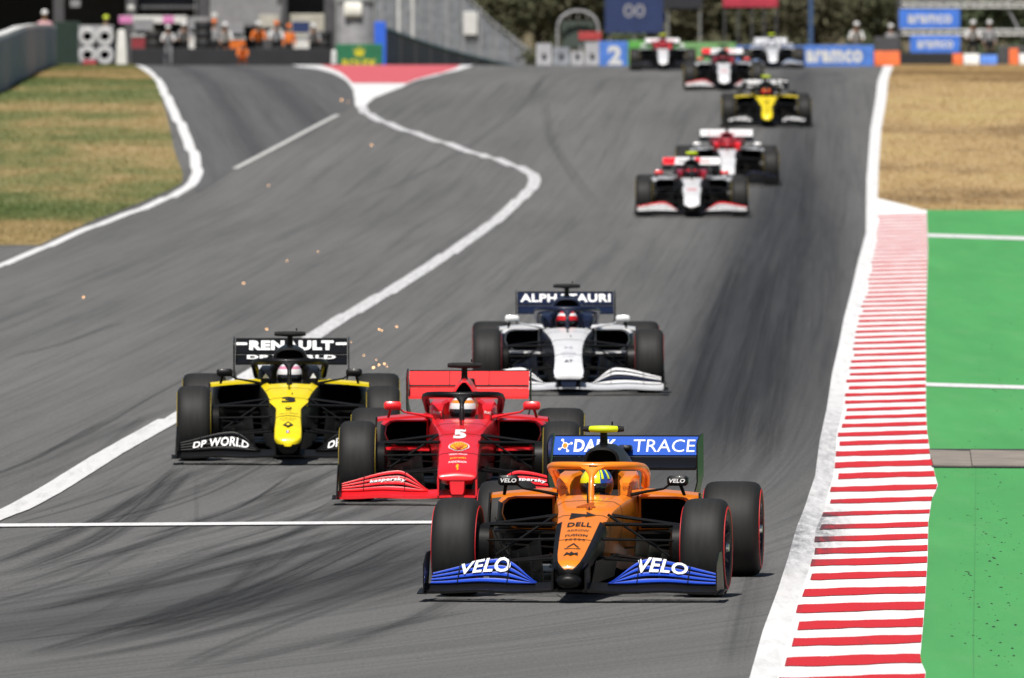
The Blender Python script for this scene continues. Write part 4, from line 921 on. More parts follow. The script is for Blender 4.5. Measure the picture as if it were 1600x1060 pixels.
W_fence = Q('fence_blue', (0.05, 0.075, 0.12), .6, .3, 1.2); W_teal = Q('rail_teal', (0.015, 0.085, 0.105)); W_steel = Q('galvanised', (0.36, 0.37, 0.37), .5, metal=0.3); W_yel = Q('board_yellow', (0.72, 0.62, 0.02)); W_pink = Q('banner_pink', (0.62, 0.20, 0.44)); W_cyan = Q('panel_bright_blue', (0.03, 0.13, 0.66))
def board(name, label, x0, x1, yt, yb, Y, m, cat, text=None, tm=None, tpos=None, group=None, posts=True, th=0.10, frame=None):
    X0, X1 = BX(x0, Y), BX(x1, Y); z0, z1 = B(0, yb, Y)[1], B(0, yt, Y)[1]; zg = float(h(Y)); cx = (X0+X1)/2
    o = empty(name, (cx, Y, zg)); tag(o, label, cat, group)
    hw = (X1-X0)/2; a, b_ = z0-zg, z1-zg
    MB().bbox(-hw, hw, -th/2, th/2, a, b_, .02).build('panel', m, o, 30)
    if frame: MB().box(-hw-.03, hw+.03, -th/2-.02, th/2+.02, b_+.002, b_+.05).build('top_rail', frame, o, 0)
    if posts:
        for k in np.linspace(-.85, .85, max(2, int(hw/1.2)+2)): MB().tube([(k*hw, th/2+.06, -.1), (k*hw, th/2+.06, b_-.03)], .045, 8).build('post', W_steel, o, 40)
    if text:
        for (s_, cu, cv, wu, hv, mm, bd) in text: lettering(o, s_, mm, lambda u, v: (u*2*hw, -th/2-.008, a+(b_-a)*v), cu, cv, wu, hv, bd)
    return o
# curving pit wall at the far left
pw = [(-90, 185), (-20, 152), (10, 141), (40, 124), (62, 112), (78, 106), (88, 103.2)]
wp = [G(*p) for p in pw]
o = empty('concrete_wall', (wp[0][0], wp[0][1], 0)); tag(o, 'curving blue-grey concrete wall with white coping beside the grass', 'wall')
for i in range(len(wp)-1):
    (xa, ya), (xb, yb) = wp[i], wp[i+1]; b = MB(); c2 = MB()
    for B_, t0, z0, z1 in ((b, .0, -.2, 1.30), (c2, -.03, 1.302, 1.40)):
        rg = []
        for X_, Y_ in ((xa, ya), (xb-.0, yb-.03)):
            zz = float(h(Y_)); rg.append([(X_+t0-o.location.x, Y_-o.location.y, zz+z0), (X_-.35-t0-o.location.x, Y_-o.location.y, zz+z0), (X_-.35-t0-o.location.x, Y_-o.location.y, zz+z1), (X_+t0-o.location.x, Y_-o.location.y, zz+z1)])
        B_.loft(rg)
    b.build('wall_segment', W_bgrey, o, 0); c2.build('coping', W_white, o, 0)
# return face of the wall end
Yw = wp[-1][1]; MB().box(BX(40, Yw)-o.location.x, BX(88, Yw)-o.location.x, Yw+.02-o.location.y, Yw+.35-o.location.y, float(h(Yw))-.2, float(h(Yw))+1.36).build('wall_end', W_bgrey, o, 0)
board('hoarding', 'dark green hoarding beside the end of the blue-grey wall', 86, 126, 34, 108, 508, W_dgreen, 'hoarding')
# stacked pale tyres against a white board
o = empty('tyre_barrier', (BX(150, 506), 506, float(h(506)))); tag(o, 'pale painted tyre barrier between hoarding and white marker post', 'barrier')
MB().bbox(-.62, .62, .12, .22, 0, 1.42, .02).build('backing_board', Q('backing_grey', (.30, .30, .31)), o, 30)
for ix in range(2):
    for iz in range(2):
        MB().lathe_z([(.30, -.10), (.33, -.05), (.33, .05), (.30, .10), (.17, .10), (.15, 0), (.17, -.10)], 20).build('tyre', Q('pale_tyre', (.50, .50, .50), .8, .2), o, 50, loc=(-.30+.62*ix, -.01, .36+.66*iz), rot=(math.pi/2, 0, 0))
MB().box(-.45, .0, -.14, -.12, .02, .20).build('red_label', W_red, o, 0)
o = empty('marker_post', (BX(190, 500), 500, float(h(500)))); tag(o, 'tall tapered white marker post at the pit exit', 'post')
b = MB(); b.loft([[(x*q, y*q, z) for x, y in ((-.18, -.12), (.18, -.12), (.2, 0), (.18, .12), (-.18, .12), (-.2, 0))] for z, q in ((0, 1), (.5, .92), (1.15, .72), (1.27, .55))]); b.build('shaft', W_white, o, 40)
MB().bbox(-.24, .24, -.2, .2, -.02, .05, .02).build('foot', W_dgrey, o, 30)
# pit building behind the pit exit
YB_ = 566; zg = float(h(YB_)); XL, XR = BX(60, YB_), BX(528, YB_)
pb = empty('pit_building', ((XL+XR)/2, YB_, zg)); tag(pb, 'dark pit building with grey pillars and black garage openings', 'building'); ox = pb.location.x
MB().box(XL-14-ox, XR-ox, 6, 6.4, -.3, 6.5).build('back_wall', W_black, pb, 0)
MB().box(XL-14.3-ox, XR+.3-ox, -.4, 6.6, 4.35, 4.9).build('roof_slab', W_dgrey, pb, 0)
MB().box(XL-14-ox, XR-ox, -.2, -.05, 4.0, 4.35).build('fascia', W_dgrey, pb, 0)
for px in (-160, -40, 92, 205, 318, 440, 515): MB().bbox(BX(px, YB_)-.22-ox, BX(px, YB_)+.22-ox, 0, .5, -.3, 4.36, .03).build('pillar', Q('pillar_grey', (.07, .07, .075)), pb, 30)
for px in (140, 260, 376, 478): MB().box(BX(px, YB_)-1.15-ox, BX(px, YB_)+1.15-ox, 5.90, 5.985, -.2, 3.4).build('garage_door', Q('garage_dark', (.05, .052, .06)), pb, 0)
for x0, x1, y0, y1 in ((449, 512, 22, 60), (384, 430, -25, 18)):
    MB().bbox(BX(x0, YB_)-ox, BX(x1, YB_)-ox, .55, .62, B(0, y1, YB_)[1]-zg, B(0, y0, YB_)[1]-zg, .03).build('beige_panel', W_beige, pb, 30)
b = MB(); b.sheet(lambda u, v: (BX(328+112*u, YB_)-ox, -.6+1.2*v, B(0, 44-8*u-70*v*(1-.2*u), YB_)[1]-zg), 6, 4, .05); b.build('awning', Q('awning_grey', (.115, .115, .118)), pb, 40)
b = MB(); b.sheet(lambda u, v: (BX(212+100*u, YB_)-ox, .6+1.0*v, B(0, 12-60*v, YB_)[1]-zg), 6, 4, .05); b.build('awning', Q('awning_dark', (.05, .05, .055)), pb, 40)
board('banner', 'long narrow pink and white banner on the pit building', 186, 292, 25, 37, 560, W_white, 'banner', posts=True)
bn = C.objects[-1] if False else None
ob = [q for q in C.objects if q.name.startswith('banner')][0]; hwb = (BX(292, 560)-BX(186, 560))/2; zz0, zz1 = B(0, 37, 560)[1]-float(h(560)), B(0, 25, 560)[1]-float(h(560))
for a, c_ in ((-1, -.60), (.30, .62)): MB().bbox(hwb*a, hwb*c_, -.085, -.052, zz0+.01, zz1-.01, .01).build('pink_panel', W_pink, ob, 30)
# black barrier along the pit lane
board('pit_lane_barrier', 'long black barrier in front of the pit building', 205, 522, 76, 108, 530, W_black, 'barrier', posts=False, th=.25)
# pale column with white box added for its sun spot, green board, small posts
Y = 552; zg = float(h(Y)); o = empty('service_tower', (BX(556, Y), Y, zg)); tag(o, 'pale grey service column behind the green board', 'tower')
b = MB(); b.lathe_z([(.80, -.2), (.80, 2.6), (.74, 2.65), (.74, 5.2)], 24); b.build('shaft', W_pale, o, 40)
MB().lathe_z([(.86, 2.55), (.86, 2.68), (.8, 2.7), (.8, 2.55)], 24).build('collar', W_steel, o, 30)
MB().bbox(BX(538, Y)-o.location.x, BX(566, Y)-o.location.x, -.98, -.76, B(0, 26, Y)[1]-zg, B(0, 4, Y)[1]-zg, .05).build('sun_spot_box', Q('sun_spot_white', (.86, .84, .76)), o, 40)
for dx in (-.72, .74): MB().tube([(dx, -.45, -.1), (dx, -.45, 4.8)], .05, 8).build('pipe', W_steel, o, 60)
gb = board('sponsor_board', 'dark green board with yellow crown and lettering by the red gore', 525, 598, 69, 108, 512, W_green, 'board', text=[('ROLEX', 0, .25, .72, .28, W_yel, .04)])
hg = (BX(598, 512)-BX(525, 512))/2; zb0 = B(0, 108, 512)[1]-float(h(512)); hh_ = B(0, 69, 512)[1]-B(0, 108, 512)[1]
emblem(gb, [[(-.10, .52), (.10, .52), (.17, .86), (.085, .66), (.06, .92), (.03, .66), (0, .96), (-.03, .66), (-.06, .92), (-.085, .66), (-.17, .86)]], W_yel, lambda u, v: (u*hg*2*.8, -.06, zb0+hh_*v))
o = empty('bollard', (BX(522, 509), 509, float(h(509)))); tag(o, 'small white bollard at the corner of the green board', 'bollard')
MB().lathe_z([(.11, 0), (.10, .4), (.085, .50), (.03, .56)], 14).build('shaft', W_white, o, 50); MB().lathe_z([(.16, -.02), (.16, .04), (.12, .05)], 14).build('foot', W_dgrey, o, 40)
board('panel_board', 'narrow bright blue upright panel between green board and fence', 585, 603, 34, 107, 518, W_cyan, 'board', posts=True)
# long fence running away over the crest
o = empty('fence', (BX(602, 524), 524, float(h(524)))); tag(o, 'dark blue fence with teal rail running away over the crest', 'fence')
NS = 26; fx = [602+204*k/NS for k in range(NS+1)]; fy = [524+178*k/NS for k in range(NS+1)]
def fpt(k, z): return (BX(fx[k], fy[k])-o.location.x, fy[k]-o.location.y, float(h(fy[k]))+z*(1-.60*k/NS)-o.location.z)
for k in range(NS):
    p = [fpt(k, -.3), fpt(k+1, -.3), fpt(k+1, 1.28), fpt(k, 1.28)]
    b = MB(); b.loft([p, [(x, y+.05, z) for x, y, z in p]]); b.build('fence_panel', W_fence, o, 0)
    MB().tube([fpt(k, 1.34), fpt(k+1, 1.34)], .075, 8).build('rail', W_teal, o, 60)
    MB().tube([fpt(k, -.2), fpt(k, 1.5)], .035, 8).build('post', W_steel if k % 3 == 0 else W_fence, o, 60)
# sloping grey retaining wall above the fence
Y = 700; zg = float(h(Y)); o = empty('retaining_wall', (BX(720, Y), Y, zg)); tag(o, 'grey concrete wall with sloping top behind the long fence', 'wall')
tops = [(585, -60), (640, -55), (690, -40), (720, -12), (745, 14), (770, 38), (800, 62), (830, 84), (856, 106)]
for (xa, ya), (xb, yb) in zip(tops[:-1], tops[1:]):
    q = [(BX(xa, Y)-o.location.x, -.2), (BX(xb, Y)-.02-o.location.x, -.2), (BX(xb, Y)-.02-o.location.x, max(.0, B(0, yb, Y)[1]-zg)), (BX(xa, Y)-o.location.x, B(0, ya, Y)[1]-zg)]
    b = MB(); b.loft([[(x, 0, z) for x, z in q], [(x, .8, z) for x, z in q]]); b.build('wall_panel', W_grey, o, 0)
for k in range(30):
    xq = 596+k*8.6; tq = np.interp(xq, [t_[0] for t_ in tops], [t_[1] for t_ in tops]); zt_ = B(0, tq, Y)[1]-zg+.25
    MB().tube([(BX(xq, Y)-o.location.x, -.10, -.2), (BX(xq, Y)-o.location.x, -.10, zt_)], .035 if k % 3 else .06, 6).build('fence_post', W_steel if k % 3 else W_pale, o, 60)
for (xa, ya), (xb, yb) in zip(tops[:-1], tops[1:]): MB().tube([(BX(xa, Y)-o.location.x, -.1, B(0, ya, Y)[1]-zg+.1), (BX(xb, Y)-o.location.x, -.1, max(.1, B(0, yb, Y)[1]-zg+.1))], .05, 6).build('top_rail', W_steel, o, 60)
for x, y in ((735, 15),): MB().bbox(BX(x, Y)-.35-o.location.x, BX(x, Y)+.35-o.location.x, -.25, 0.0-.003, B(0, y+40, Y)[1]-zg, B(0, y+4, Y)[1]-zg, .03).build('pale_box', W_white, o, 30)
for px_, lab in ((622, 'pale lattice mast standing over the fence near the blue panel'), (905, None)):
    if lab is None: continue
    Y = 600; o = empty('lattice_mast', (BX(px_+12, Y), Y, float(h(Y)))); tag(o, lab, 'mast')
    for dx in (-.3, .3): MB().tube([(dx, 0, -.2), (dx, 0, 5.6)], .07, 8).build('leg', W_white, o, 60)
    for k in range(8): MB().tube([(-.3 if k % 2 else .3, 0, .3+.65*k), (.3 if k % 2 else -.3, 0, .95+.65*k)], .035, 6).build('brace', W_steel, o, 60)
# grey blocks, arch
for x0, x1, yt, m_, lab in ((838, 862, 68, W_pale, 'pale grey concrete block, first left of the white arch'), (864, 890, 74, W_grey, 'mid grey concrete block below the left foot of the arch'), (892, 912, 80, W_pale, 'low pale concrete block below the middle of the arch'), (914, 936, 66, W_pale, 'tall pale grey block next to the blue board')):
    Y = 506; o = empty('concrete_block', (BX((x0+x1)/2, Y), Y, float(h(Y)))); tag(o, lab, 'concrete block', 'concrete blocks by the arch'); hwd = (BX(x1, Y)-BX(x0, Y))/2; ht = B(0, yt, Y)[1]-float(h(Y))
    b = MB(); b.loft([[(x*q, y*q2, z) for x, y in ((-hwd, -.25), (hwd, -.25), (hwd, .25), (-hwd, .25))] for z, q, q2 in ((-.05, 1, 1.2), (.12, 1, 1.15), (.3, 1, .8), (ht, .98, .6))]); b.build('block', m_, o, 30)
    MB().bbox(-.08, .08, -.34, -.22, .3, .42, .02).build('lifting_eye', W_dgrey, o, 30)
Y = 560; o = empty('tube_arch', (BX(903, Y), Y, float(h(Y)))); tag(o, 'white tubular arch left of the navy billboard', 'arch'); rx = (BX(934, Y)-BX(871, Y))/2; zt = B(0, 17, Y)[1]-float(h(Y))
MB().tube([(-rx, 0, -.1), (-rx, 0, zt*.72)]+[(-rx*math.cos(a), 0, zt*.72+zt*.28*math.sin(a)) for a in np.linspace(.2, math.pi-.2, 9)]+[(rx, 0, zt*.72), (rx, 0, -.1)], .06, 10).build('arch_tube', W_pale, o, 60)
for k in (-.45, .0, .45): MB().tube([(rx*k, 0.0, zt*.9), (rx*k*1.3, .9, zt*.55)], .03, 6).build('stay', W_steel, o, 60)
MB().bbox(-rx*.8, rx*.8, .4, .45, zt*.35, zt*.82, .03).build('dark_panel', Q('panel_green_grey', (.05, .07, .06)), o, 30)
board('pennant_board', 'small red board on posts below the white arch', 904, 940, 50, 63, 540, Q('small_red', (.42, .05, .05)), 'board')
# sponsor boards along the crest
board('sponsor_board', 'blue board with large white numeral beside grey blocks', 936, 981, 65, 108, 492, W_blue, 'board', text=[('2', .05, .5, .5, .70, W_white, .05)])
board('sponsor_board', 'light green board behind the maroon car on the crest', 981.5, 1062, 64, 107, 494, W_lgreen, 'board')
board('sponsor_board', 'pale green board between the two cars on the crest', 1062.5, 1150, 67, 106, 496, Q('pale_green', (.17, .36, .13)), 'board')
board('sponsor_board', 'plain blue board behind the farthest pale car', 1150.5, 1254, 72, 106, 498, W_blue, 'board')
board('sponsor_board', 'blue board with big white letters at the end of the track', 1255, 1365, 71, 107, 486, W_blue, 'board', text=[('aramco', -.06, .52, .80, .55, W_white, .05)])
board('billboard', 'large navy billboard with pale grey characters', 945, 1037, -40, 52, 640, W_navy, 'billboard', text=[('00', .0, .38, .36, .22, W_pale, .0)])
board('billboard', 'small dark billboard top right of the navy one', 1039, 1098, -40, 14, 655, Q('bill_dark', (.02, .022, .03)), 'billboard')
# red canopy
Y = 670; o = empty('canopy', (BX(1172, Y), Y, float(h(Y)))); tag(o, 'red canopy on legs in front of the trees', 'canopy'); hwd = (BX(1215, Y)-BX(1130, Y))/2; zt = B(0, 11, Y)[1]-float(h(Y))
b = MB(); b.loft([[(-hwd, -1.2, zt), (hwd, -1.2, zt), (hwd, 1.2, zt), (-hwd, 1.2, zt)], [(-hwd, -1.2, zt+.4), (hwd, -1.2, zt+.4), (hwd, 1.2, zt+.4), (-hwd, 1.2, zt+.4)], [(-.1, -.1, zt+1.3), (.1, -.1, zt+1.3), (.1, .1, zt+1.3), (-.1, .1, zt+1.3)]]); b.build('roof', W_red, o, 0)
for k in (-.95, -.45, .05, .5, .95): MB().tube([(k*hwd, -1.1, -.2), (k*hwd, -1.1, zt)], .05, 8).build('leg', W_dgrey, o, 60)
Y = 640; o = empty('pole', (BX(1267, Y), Y, float(h(Y)))); tag(o, 'slim blue pole behind the blue lettered board', 'pole'); MB().tube([(0, 0, -.2), (0, 0, 7)], [.12, .09], 10).build('shaft', Q('pole_blue', (.05, .10, .22)), o, 60); MB().tube([(0, 0, -.2), (0, 0, .1)], .2, 10).build('foot', W_dgrey, o, 60)
# sign gantry at the right
Y = 545; zg = float(h(Y)); gx = BX(1500, Y); o = empty('sign_gantry', (gx, Y, zg)); tag(o, 'white truss gantry carrying two blue signs', 'gantry')
for yc in (8, 51):
    zc = B(0, yc, Y)[1]-zg; xa, xb = BX(1408, Y)-gx, BX(1700, Y)-gx
    for d in (-.09, .09): MB().tube([(xa, 0, zc+d), (xb, 0, zc+d)], .035, 8).build('chord', W_white, o, 60)
    for k in range(22):
        t = xa+(xb-xa)*k/22; t2 = xa+(xb-xa)*(k+1)/22; s_ = 1 if k % 2 else -1
        MB().tube([(t, 0, zc-.09*s_), (t2, 0, zc+.09*s_)], .02, 6).build('lacing', W_white, o, 60)
for px in (1405, 1700): MB().tube([(BX(px, Y)-gx, .05, -.2), (BX(px, Y)-gx, .05, 3.6)], .09, 10).build('column', W_dgrey, o, 60)
MB().tube([(BX(1590, Y)-gx, .1, B(0, -30, Y)[1]-zg), (BX(1572, Y)-gx, .1, B(0, 10, Y)[1]-zg), (BX(1600, Y)-gx, .1, B(0, 62, Y)[1]-zg)], .06, 8).build('diagonal_brace', W_pale, o, 60)
board('hanging_sign', 'upper blue sign with white lettering on the gantry', 1405, 1500, 15, 45, 544, W_sign, 'sign', text=[('aramco', 0, .5, .72, .45, W_white, .03)], posts=False)
board('hanging_sign', 'lower blue sign with white lettering on the gantry', 1422, 1500, 56, 83, 544, W_sign, 'sign', text=[('aramco', 0, .5, .72, .45, W_white, .03)], posts=False)
# plastic barrier blocks
def pblock(x0, x1, yt, Y, m_, lab):
    o = empty('barrier_block', (BX((x0+x1)/2, Y), Y, float(h(Y)))); tag(o, lab, 'barrier block', 'plastic barrier blocks by the gantry'); hwd = (BX(x1, Y)-BX(x0, Y))/2; ht = B(0, yt, Y)[1]-float(h(Y))
    b = MB(); b.loft([[(x, y*q, z) for x, y in ((-hwd+.01, -.25), (hwd-.01, -.25), (hwd-.01, .25), (-hwd+.01, .25))] for z, q in ((-.03, 1.2), (.15, 1.2), (.32, .75), (ht-.04, .6), (ht, .5))]); b.build('block', m_, o, 40)
    MB().lathe_z([(.06, ht), (.06, ht+.04), (.02, ht+.05)], 10).build('filler_cap', W_dgrey, o, 40)
pblock(1365.5, 1406, 80, 490, W_orange, 'wide orange barrier block at the end of the blue lettered board')
pblock(1488, 1504, 84, 500, W_orange, 'small orange barrier block under the lower blue sign'); pblock(1505, 1530, 84, 500, W_white, 'white barrier block between orange and blue blocks')
pblock(1531, 1558, 86, 500, W_blue, 'blue barrier block next to the white one'); pblock(1576, 1591, 76, 500, W_orange, 'upright orange barrier block nearest the right edge'); pblock(1592, 1625, 84, 500, W_white, 'white barrier block cut off by the picture edge')
board('tyre_wall', 'low dark rubber wall under the gantry signs', 1407, 1487, 84, 106, 505, W_black, 'wall', posts=False, th=.5)
board('dark_hoarding', 'dark hoarding behind the plastic barrier blocks', 1560, 1720, 72, 106, 530, W_dgrey, 'hoarding')
board('dark_hoarding', 'dark grey mesh screen between blue board and gantry', 1366, 1404, 58, 106, 535, W_dgrey, 'hoarding')
# people
_pm = {}
def person(px, Y, pose, cols, label, capm=None, scale=1.0, rz=0.0):
    if pose not in _pm:
        if pose == 'stand':
            V = [(0, 0, .95), (0, .01, 1.18), (0, 0, 1.40), (0, -.01, 1.50), (0, -.03, 1.66), (0, -.02, 1.74), (.19, 0, 1.40), (.25, .02, 1.12), (.24, -.08, .86), (-.19, 0, 1.40), (-.25, .02, 1.12), (-.24, -.08, .86), (.10, 0, .88), (.12, -.01, .48), (.12, .02, .08), (.12, -.12, .04), (-.10, 0, .88), (-.12, -.01, .48), (-.12, .02, .08), (-.12, -.12, .04)]
        elif pose == 'lean':
            V = [(0, .10, .95), (0, .02, 1.16), (0, -.12, 1.34), (0, -.18, 1.42), (0, -.24, 1.56), (0, -.25, 1.63), (.19, -.12, 1.33), (.27, -.22, 1.08), (.20, -.46, 1.04), (-.19, -.12, 1.33), (-.27, -.22, 1.08), (-.20, -.46, 1.04), (.10, .10, .88), (.12, .03, .48), (.12, .06, .08), (.12, -.08, .04), (-.10, .10, .88), (-.12, .06, .48), (-.12, .12, .08), (-.12, -.02, .04)]
        else:
            V = [(0, .15, .32), (0, .08, .52), (0, -.05, .72), (0, -.09, .80), (0, -.14, .93), (0, -.15, 1.0), (.19, -.04, .71), (.26, -.16, .50), (.15, -.36, .42), (-.19, -.04, .71), (-.26, -.16, .50), (-.15, -.36, .42), (.11, .10, .30), (.17, -.25, .44), (.16, -.06, .08), (.16, -.20, .04), (-.11, .10, .30), (-.17, -.25, .44), (-.16, -.06, .08), (-.16, -.20, .04)]
        E = [(0, 1), (1, 2), (2, 3), (3, 4), (4, 5), (2, 6), (6, 7), (7, 8), (2, 9), (9, 10), (10, 11), (0, 12), (12, 13), (13, 14), (14, 15), (0, 16), (16, 17), (17, 18), (18, 19)]
        RD = [.15, .145, .15, .06, .095, .085, .075, .052, .042, .075, .052, .042, .095, .065, .05, .04, .095, .065, .05, .04]
        me = bpy.data.meshes.new('person'); me.from_pydata(V, E, []); o = bpy.data.objects.new('person', me); link(o)
        o.modifiers.new('skin', 'SKIN'); o.modifiers.new('sub', 'SUBSURF').levels = 1
        for i, r_ in enumerate(RD): me.skin_vertices[0].data[i].radius = (r_, r_)
        me.skin_vertices[0].data[0].use_root = True
        dg = bpy.context.evaluated_depsgraph_get(); me2 = bpy.data.meshes.new_from_object(o.evaluated_get(dg)); bpy.data.objects.remove(o); _pm[pose] = (me2, V)
    me0, V = _pm[pose]; me = me0.copy(); me.materials.clear()
    for m_ in (cols[0], cols[1], Q('skin', (.45, .27, .19), .6, .05), W_black): me.materials.append(m_)
    for p in me.polygons:
        c_ = Vector(p.center); d = [(c_-Vector(v)).length for v in V]; k = int(np.argmin(d))
        p.material_index = 2 if k in (3, 4, 5, 8, 11) else (0 if k in (1, 2, 6, 7, 9, 10) else (3 if k in (15, 19) else 1)); p.use_smooth = True
    o = bpy.data.objects.new('person', me); link(o); o.location = (BX(px, Y), Y, float(h(Y))); o.rotation_euler = (0, 0, rz); o.scale = (scale,)*3
    tag(o, label, 'person', 'people at the far end of the pit lane')
    hd = Vector(V[5])
    b = MB(); b.lathe_z([(.108, -.02), (.112, .03), (.095, .085), (.05, .115), (.005, .122)], 16, c=tuple(hd)); b.sheet(lambda u, v: (hd.x-.075+.15*u, hd.y-.09-.10*v*(1-(2*u-1)**2*.5), hd.z+.012-.01*v), 6, 3, .01)
    b.build('cap', capm or cols[0], o, 60)
    return o
c_w = Q('cloth_white', (.62, .62, .62), .85); c_o = Q('cloth_orange', (.68, .16, .02), .85); c_k = Q('cloth_black', (.015, .015, .018), .85); c_g = Q('cloth_grey', (.25, .25, .26), .85); c_p = Q('cloth_pink', (.62, .36, .40), .85); c_y = Q('cloth_yellow', (.50, .58, .05), .85)
person(70, 497, 'stand', (c_p, c_w), 'person in pink and white top behind the blue-grey wall', c_w, 1.05)
person(166, 522, 'stand', (c_y, c_k), 'person in fluorescent yellow top behind the pale tyre barrier', c_y)
person(263, 505, 'lean', (c_w, c_g), 'person in white overalls standing in front of the black barrier', c_w, .82)
person(288, 545, 'lean', (c_g, c_k), 'person in grey top behind the one in white overalls', c_w)
person(335, 545, 'stand', (c_g, c_k), 'person in grey top under the grey awning', c_o)
person(352, 548, 'lean', (c_w, c_k), 'person in white top leaning on the black barrier', c_w)
person(379, 506, 'crouch', (c_o, c_o), 'person in orange overalls crouching by the pit road', c_o, .75)
person(404, 542, 'lean', (c_o, c_k), 'person in orange top leaning over the black barrier', c_w)
person(432, 540, 'lean', (c_w, c_k), 'person in white top right of the orange-topped one', c_o)
person(452, 546, 'stand', (c_o, c_k), 'standing person in orange top before the beige panel', c_o, .9)
person(490, 542, 'lean', (c_g, c_k), 'person in grey at the end of the black barrier', c_w, .95)
person(1338, 545, 'lean', (c_w, c_g), 'person in white top behind the blue lettered board', c_w)
person(1392, 560, 'stand', (c_g, c_k), 'person in grey behind the orange barrier block', c_w, .95)
person(1520, 520, 'lean', (c_w, c_k), 'person in white top behind the white barrier block', c_w, .95)
person(1546, 523, 'stand', (c_g, c_k), 'person in grey top behind the blue barrier block', c_w, .9)
# pit lane equipment behind the barrier
def trolley(px, Y, w_, ht, m_, m2, lab):
    o = empty('equipment_trolley', (BX(px, Y), Y, float(h(Y)))); tag(o, lab, 'trolley', 'equipment in the pit lane')
    MB().bbox(-w_/2, w_/2, -.3, .3, .18, ht*.62, .03).build('cabinet', m_, o, 30); MB().bbox(-w_/2-.03, w_/2+.03, -.33, .33, ht*.625, ht*.68, .02).build('worktop', W_steel, o, 30)
    for x in (-w_*.4, w_*.4):
        MB().tube([(x, .25, ht*.66), (x, .25, ht)], .025, 6).build('upright', W_steel, o, 60)
        MB().lathe_x([(-.03, .02), (-.03, .09), (.03, .09), (.03, .02)], 12).build('castor', W_dgrey, o, 40, loc=(x, -.2, .09))
    MB().bbox(-w_*.42, w_*.42, .2, .27, ht*.76, ht, .02).build('screen_panel', m2, o, 30)
def tyre_stack(px, Y, n_, m_, lab):
    o = empty('tyre_stack', (BX(px, Y), Y, float(h(Y)))); tag(o, lab, 'tyre stack', 'equipment in the pit lane')
    for k in range(n_):
        MB().lathe_z([(.17, .0), (.30, .0), (.335, .05), (.335, .30), (.30, .345), (.17, .345)], 18).build('tyre', K_side, o, 50, loc=(0, 0, .35*k)); 
        MB().lathe_z([(.20, .346), (.26, .3475), (.26, .34)], 18).build('sidewall_band', m_, o, 50, loc=(0, 0, .35*k))
trolley(224, 552, .9, 1.9, Q('trolley_red', (.25, .03, .04)), c_g, 'red trolley with grey panel behind the marker post'); trolley(310, 556, 1.0, 2.0, W_white, c_g, 'white trolley with grey panel left of the awning')
trolley(366, 554, .9, 1.75, c_o, c_g, 'orange trolley with grey panel under the awning'); trolley(420, 556, .9, 2.1, W_dgrey, W_beige, 'dark trolley with beige panel among the orange-topped people'); trolley(470, 552, .8, 1.8, W_white, W_navy, 'white trolley with navy screen near the beige panel')
tyre_stack(240, 545, 4, W_yel, 'tyre stack of four behind the person in white overalls'); tyre_stack(318, 542, 5, W_red, 'tyre stack of five right of the white trolley'); tyre_stack(505, 545, 4, W_white, 'tyre stack of four at the barrier end near the bollard')
for k, (px, py, wd_, m_, lab) in enumerate(((205, 12, 10, W_white, 'small white lamp panel hanging over the pink banner'), (335, 24, 9, W_white, 'white lamp panel at the left edge of the awning'), (432, 47, 12, W_white, 'white lamp panel between awning and beige panel'), (118, 6, 16, c_g, 'grey lamp panel above the green hoarding'), (305, 58, 8, W_white, 'little white lamp panel low beside the grey-topped person'))):
    Y = 558; o = empty('lamp_panel', (BX(px, Y), Y, B(0, py, Y)[1])); tag(o, lab, 'lamp', 'lamp panels hanging in the pit building'); hw_ = wd_/2/F*Y
    MB().bbox(-hw_, hw_, -.06, .06, -hw_*.7, hw_*.7, .02).build('housing', m_, o, 30); MB().tube([(0, 0, hw_*.7), (0, 0, float(h(566))+4.3-o.location.z)], .02, 6).build('hanger', W_steel, o, 60)
# trees and shrubs
def leafmat(n, c1, c2):
    t = NT(n); a = t.noise(t.pos(), 0.9, 4, .6); b_ = t.noise(t.pos(), 6, 3, .6)
    return t.done(t.mix(t.rng(t.math('ADD', t.math('MULTIPLY', a, .6), t.math('MULTIPLY', b_, .4)), .38, .62, 0, 1), c1, c2), .8)
LM = [leafmat('leaf_dark', (.060, .064, .034), (.130, .130, .074)), leafmat('leaf_olive', (.070, .070, .042), (.155, .145, .088)), leafmat('leaf_green', (.050, .072, .036), (.110, .130, .070))]
BK = Q('bark', (.06, .048, .036), .95, .3, 5, bump=.4)
def crown(seed, n, rx, rz, z0, bl=.24):
    g = np.random.default_rng(seed); cl = g.normal(0, 1, (26, 3)); cl /= np.linalg.norm(cl, axis=1)[:, None]; cl *= g.uniform(.25, .95, (26, 1))
    ce = cl*np.array([rx, rx, rz])+np.array([0, 0, z0+rz]); k = g.integers(0, 26, n); p = ce[k]+g.normal(0, .34, (n, 3))*np.array([rx*.5, rx*.5, rz*.38])
    p[:, 2] = np.maximum(p[:, 2], .12)
    a = g.normal(0, 1, (n, 3)); a /= np.linalg.norm(a, axis=1)[:, None]; c_ = np.cross(a, g.normal(0, 1, (n, 3))); c_ /= np.linalg.norm(c_, axis=1)[:, None]; s_ = bl*g.uniform(.4, 1, (n, 1))
    v = np.stack([p-a*s_, p+c_*s_*.45, p+a*s_, p-c_*s_*.45], 1).reshape(-1, 3)
    me = bpy.data.meshes.new('crown'); me.from_pydata(v.tolist(), [], np.arange(4*n).reshape(-1, 4).tolist()); return me
CR = [crown(3+i, 6500, 2.2+.3*i, 3.0+.4*i, .75) for i in range(3)]; SH = [crown(30+i, 1500, 1.4, .9, .0, .18) for i in range(2)]
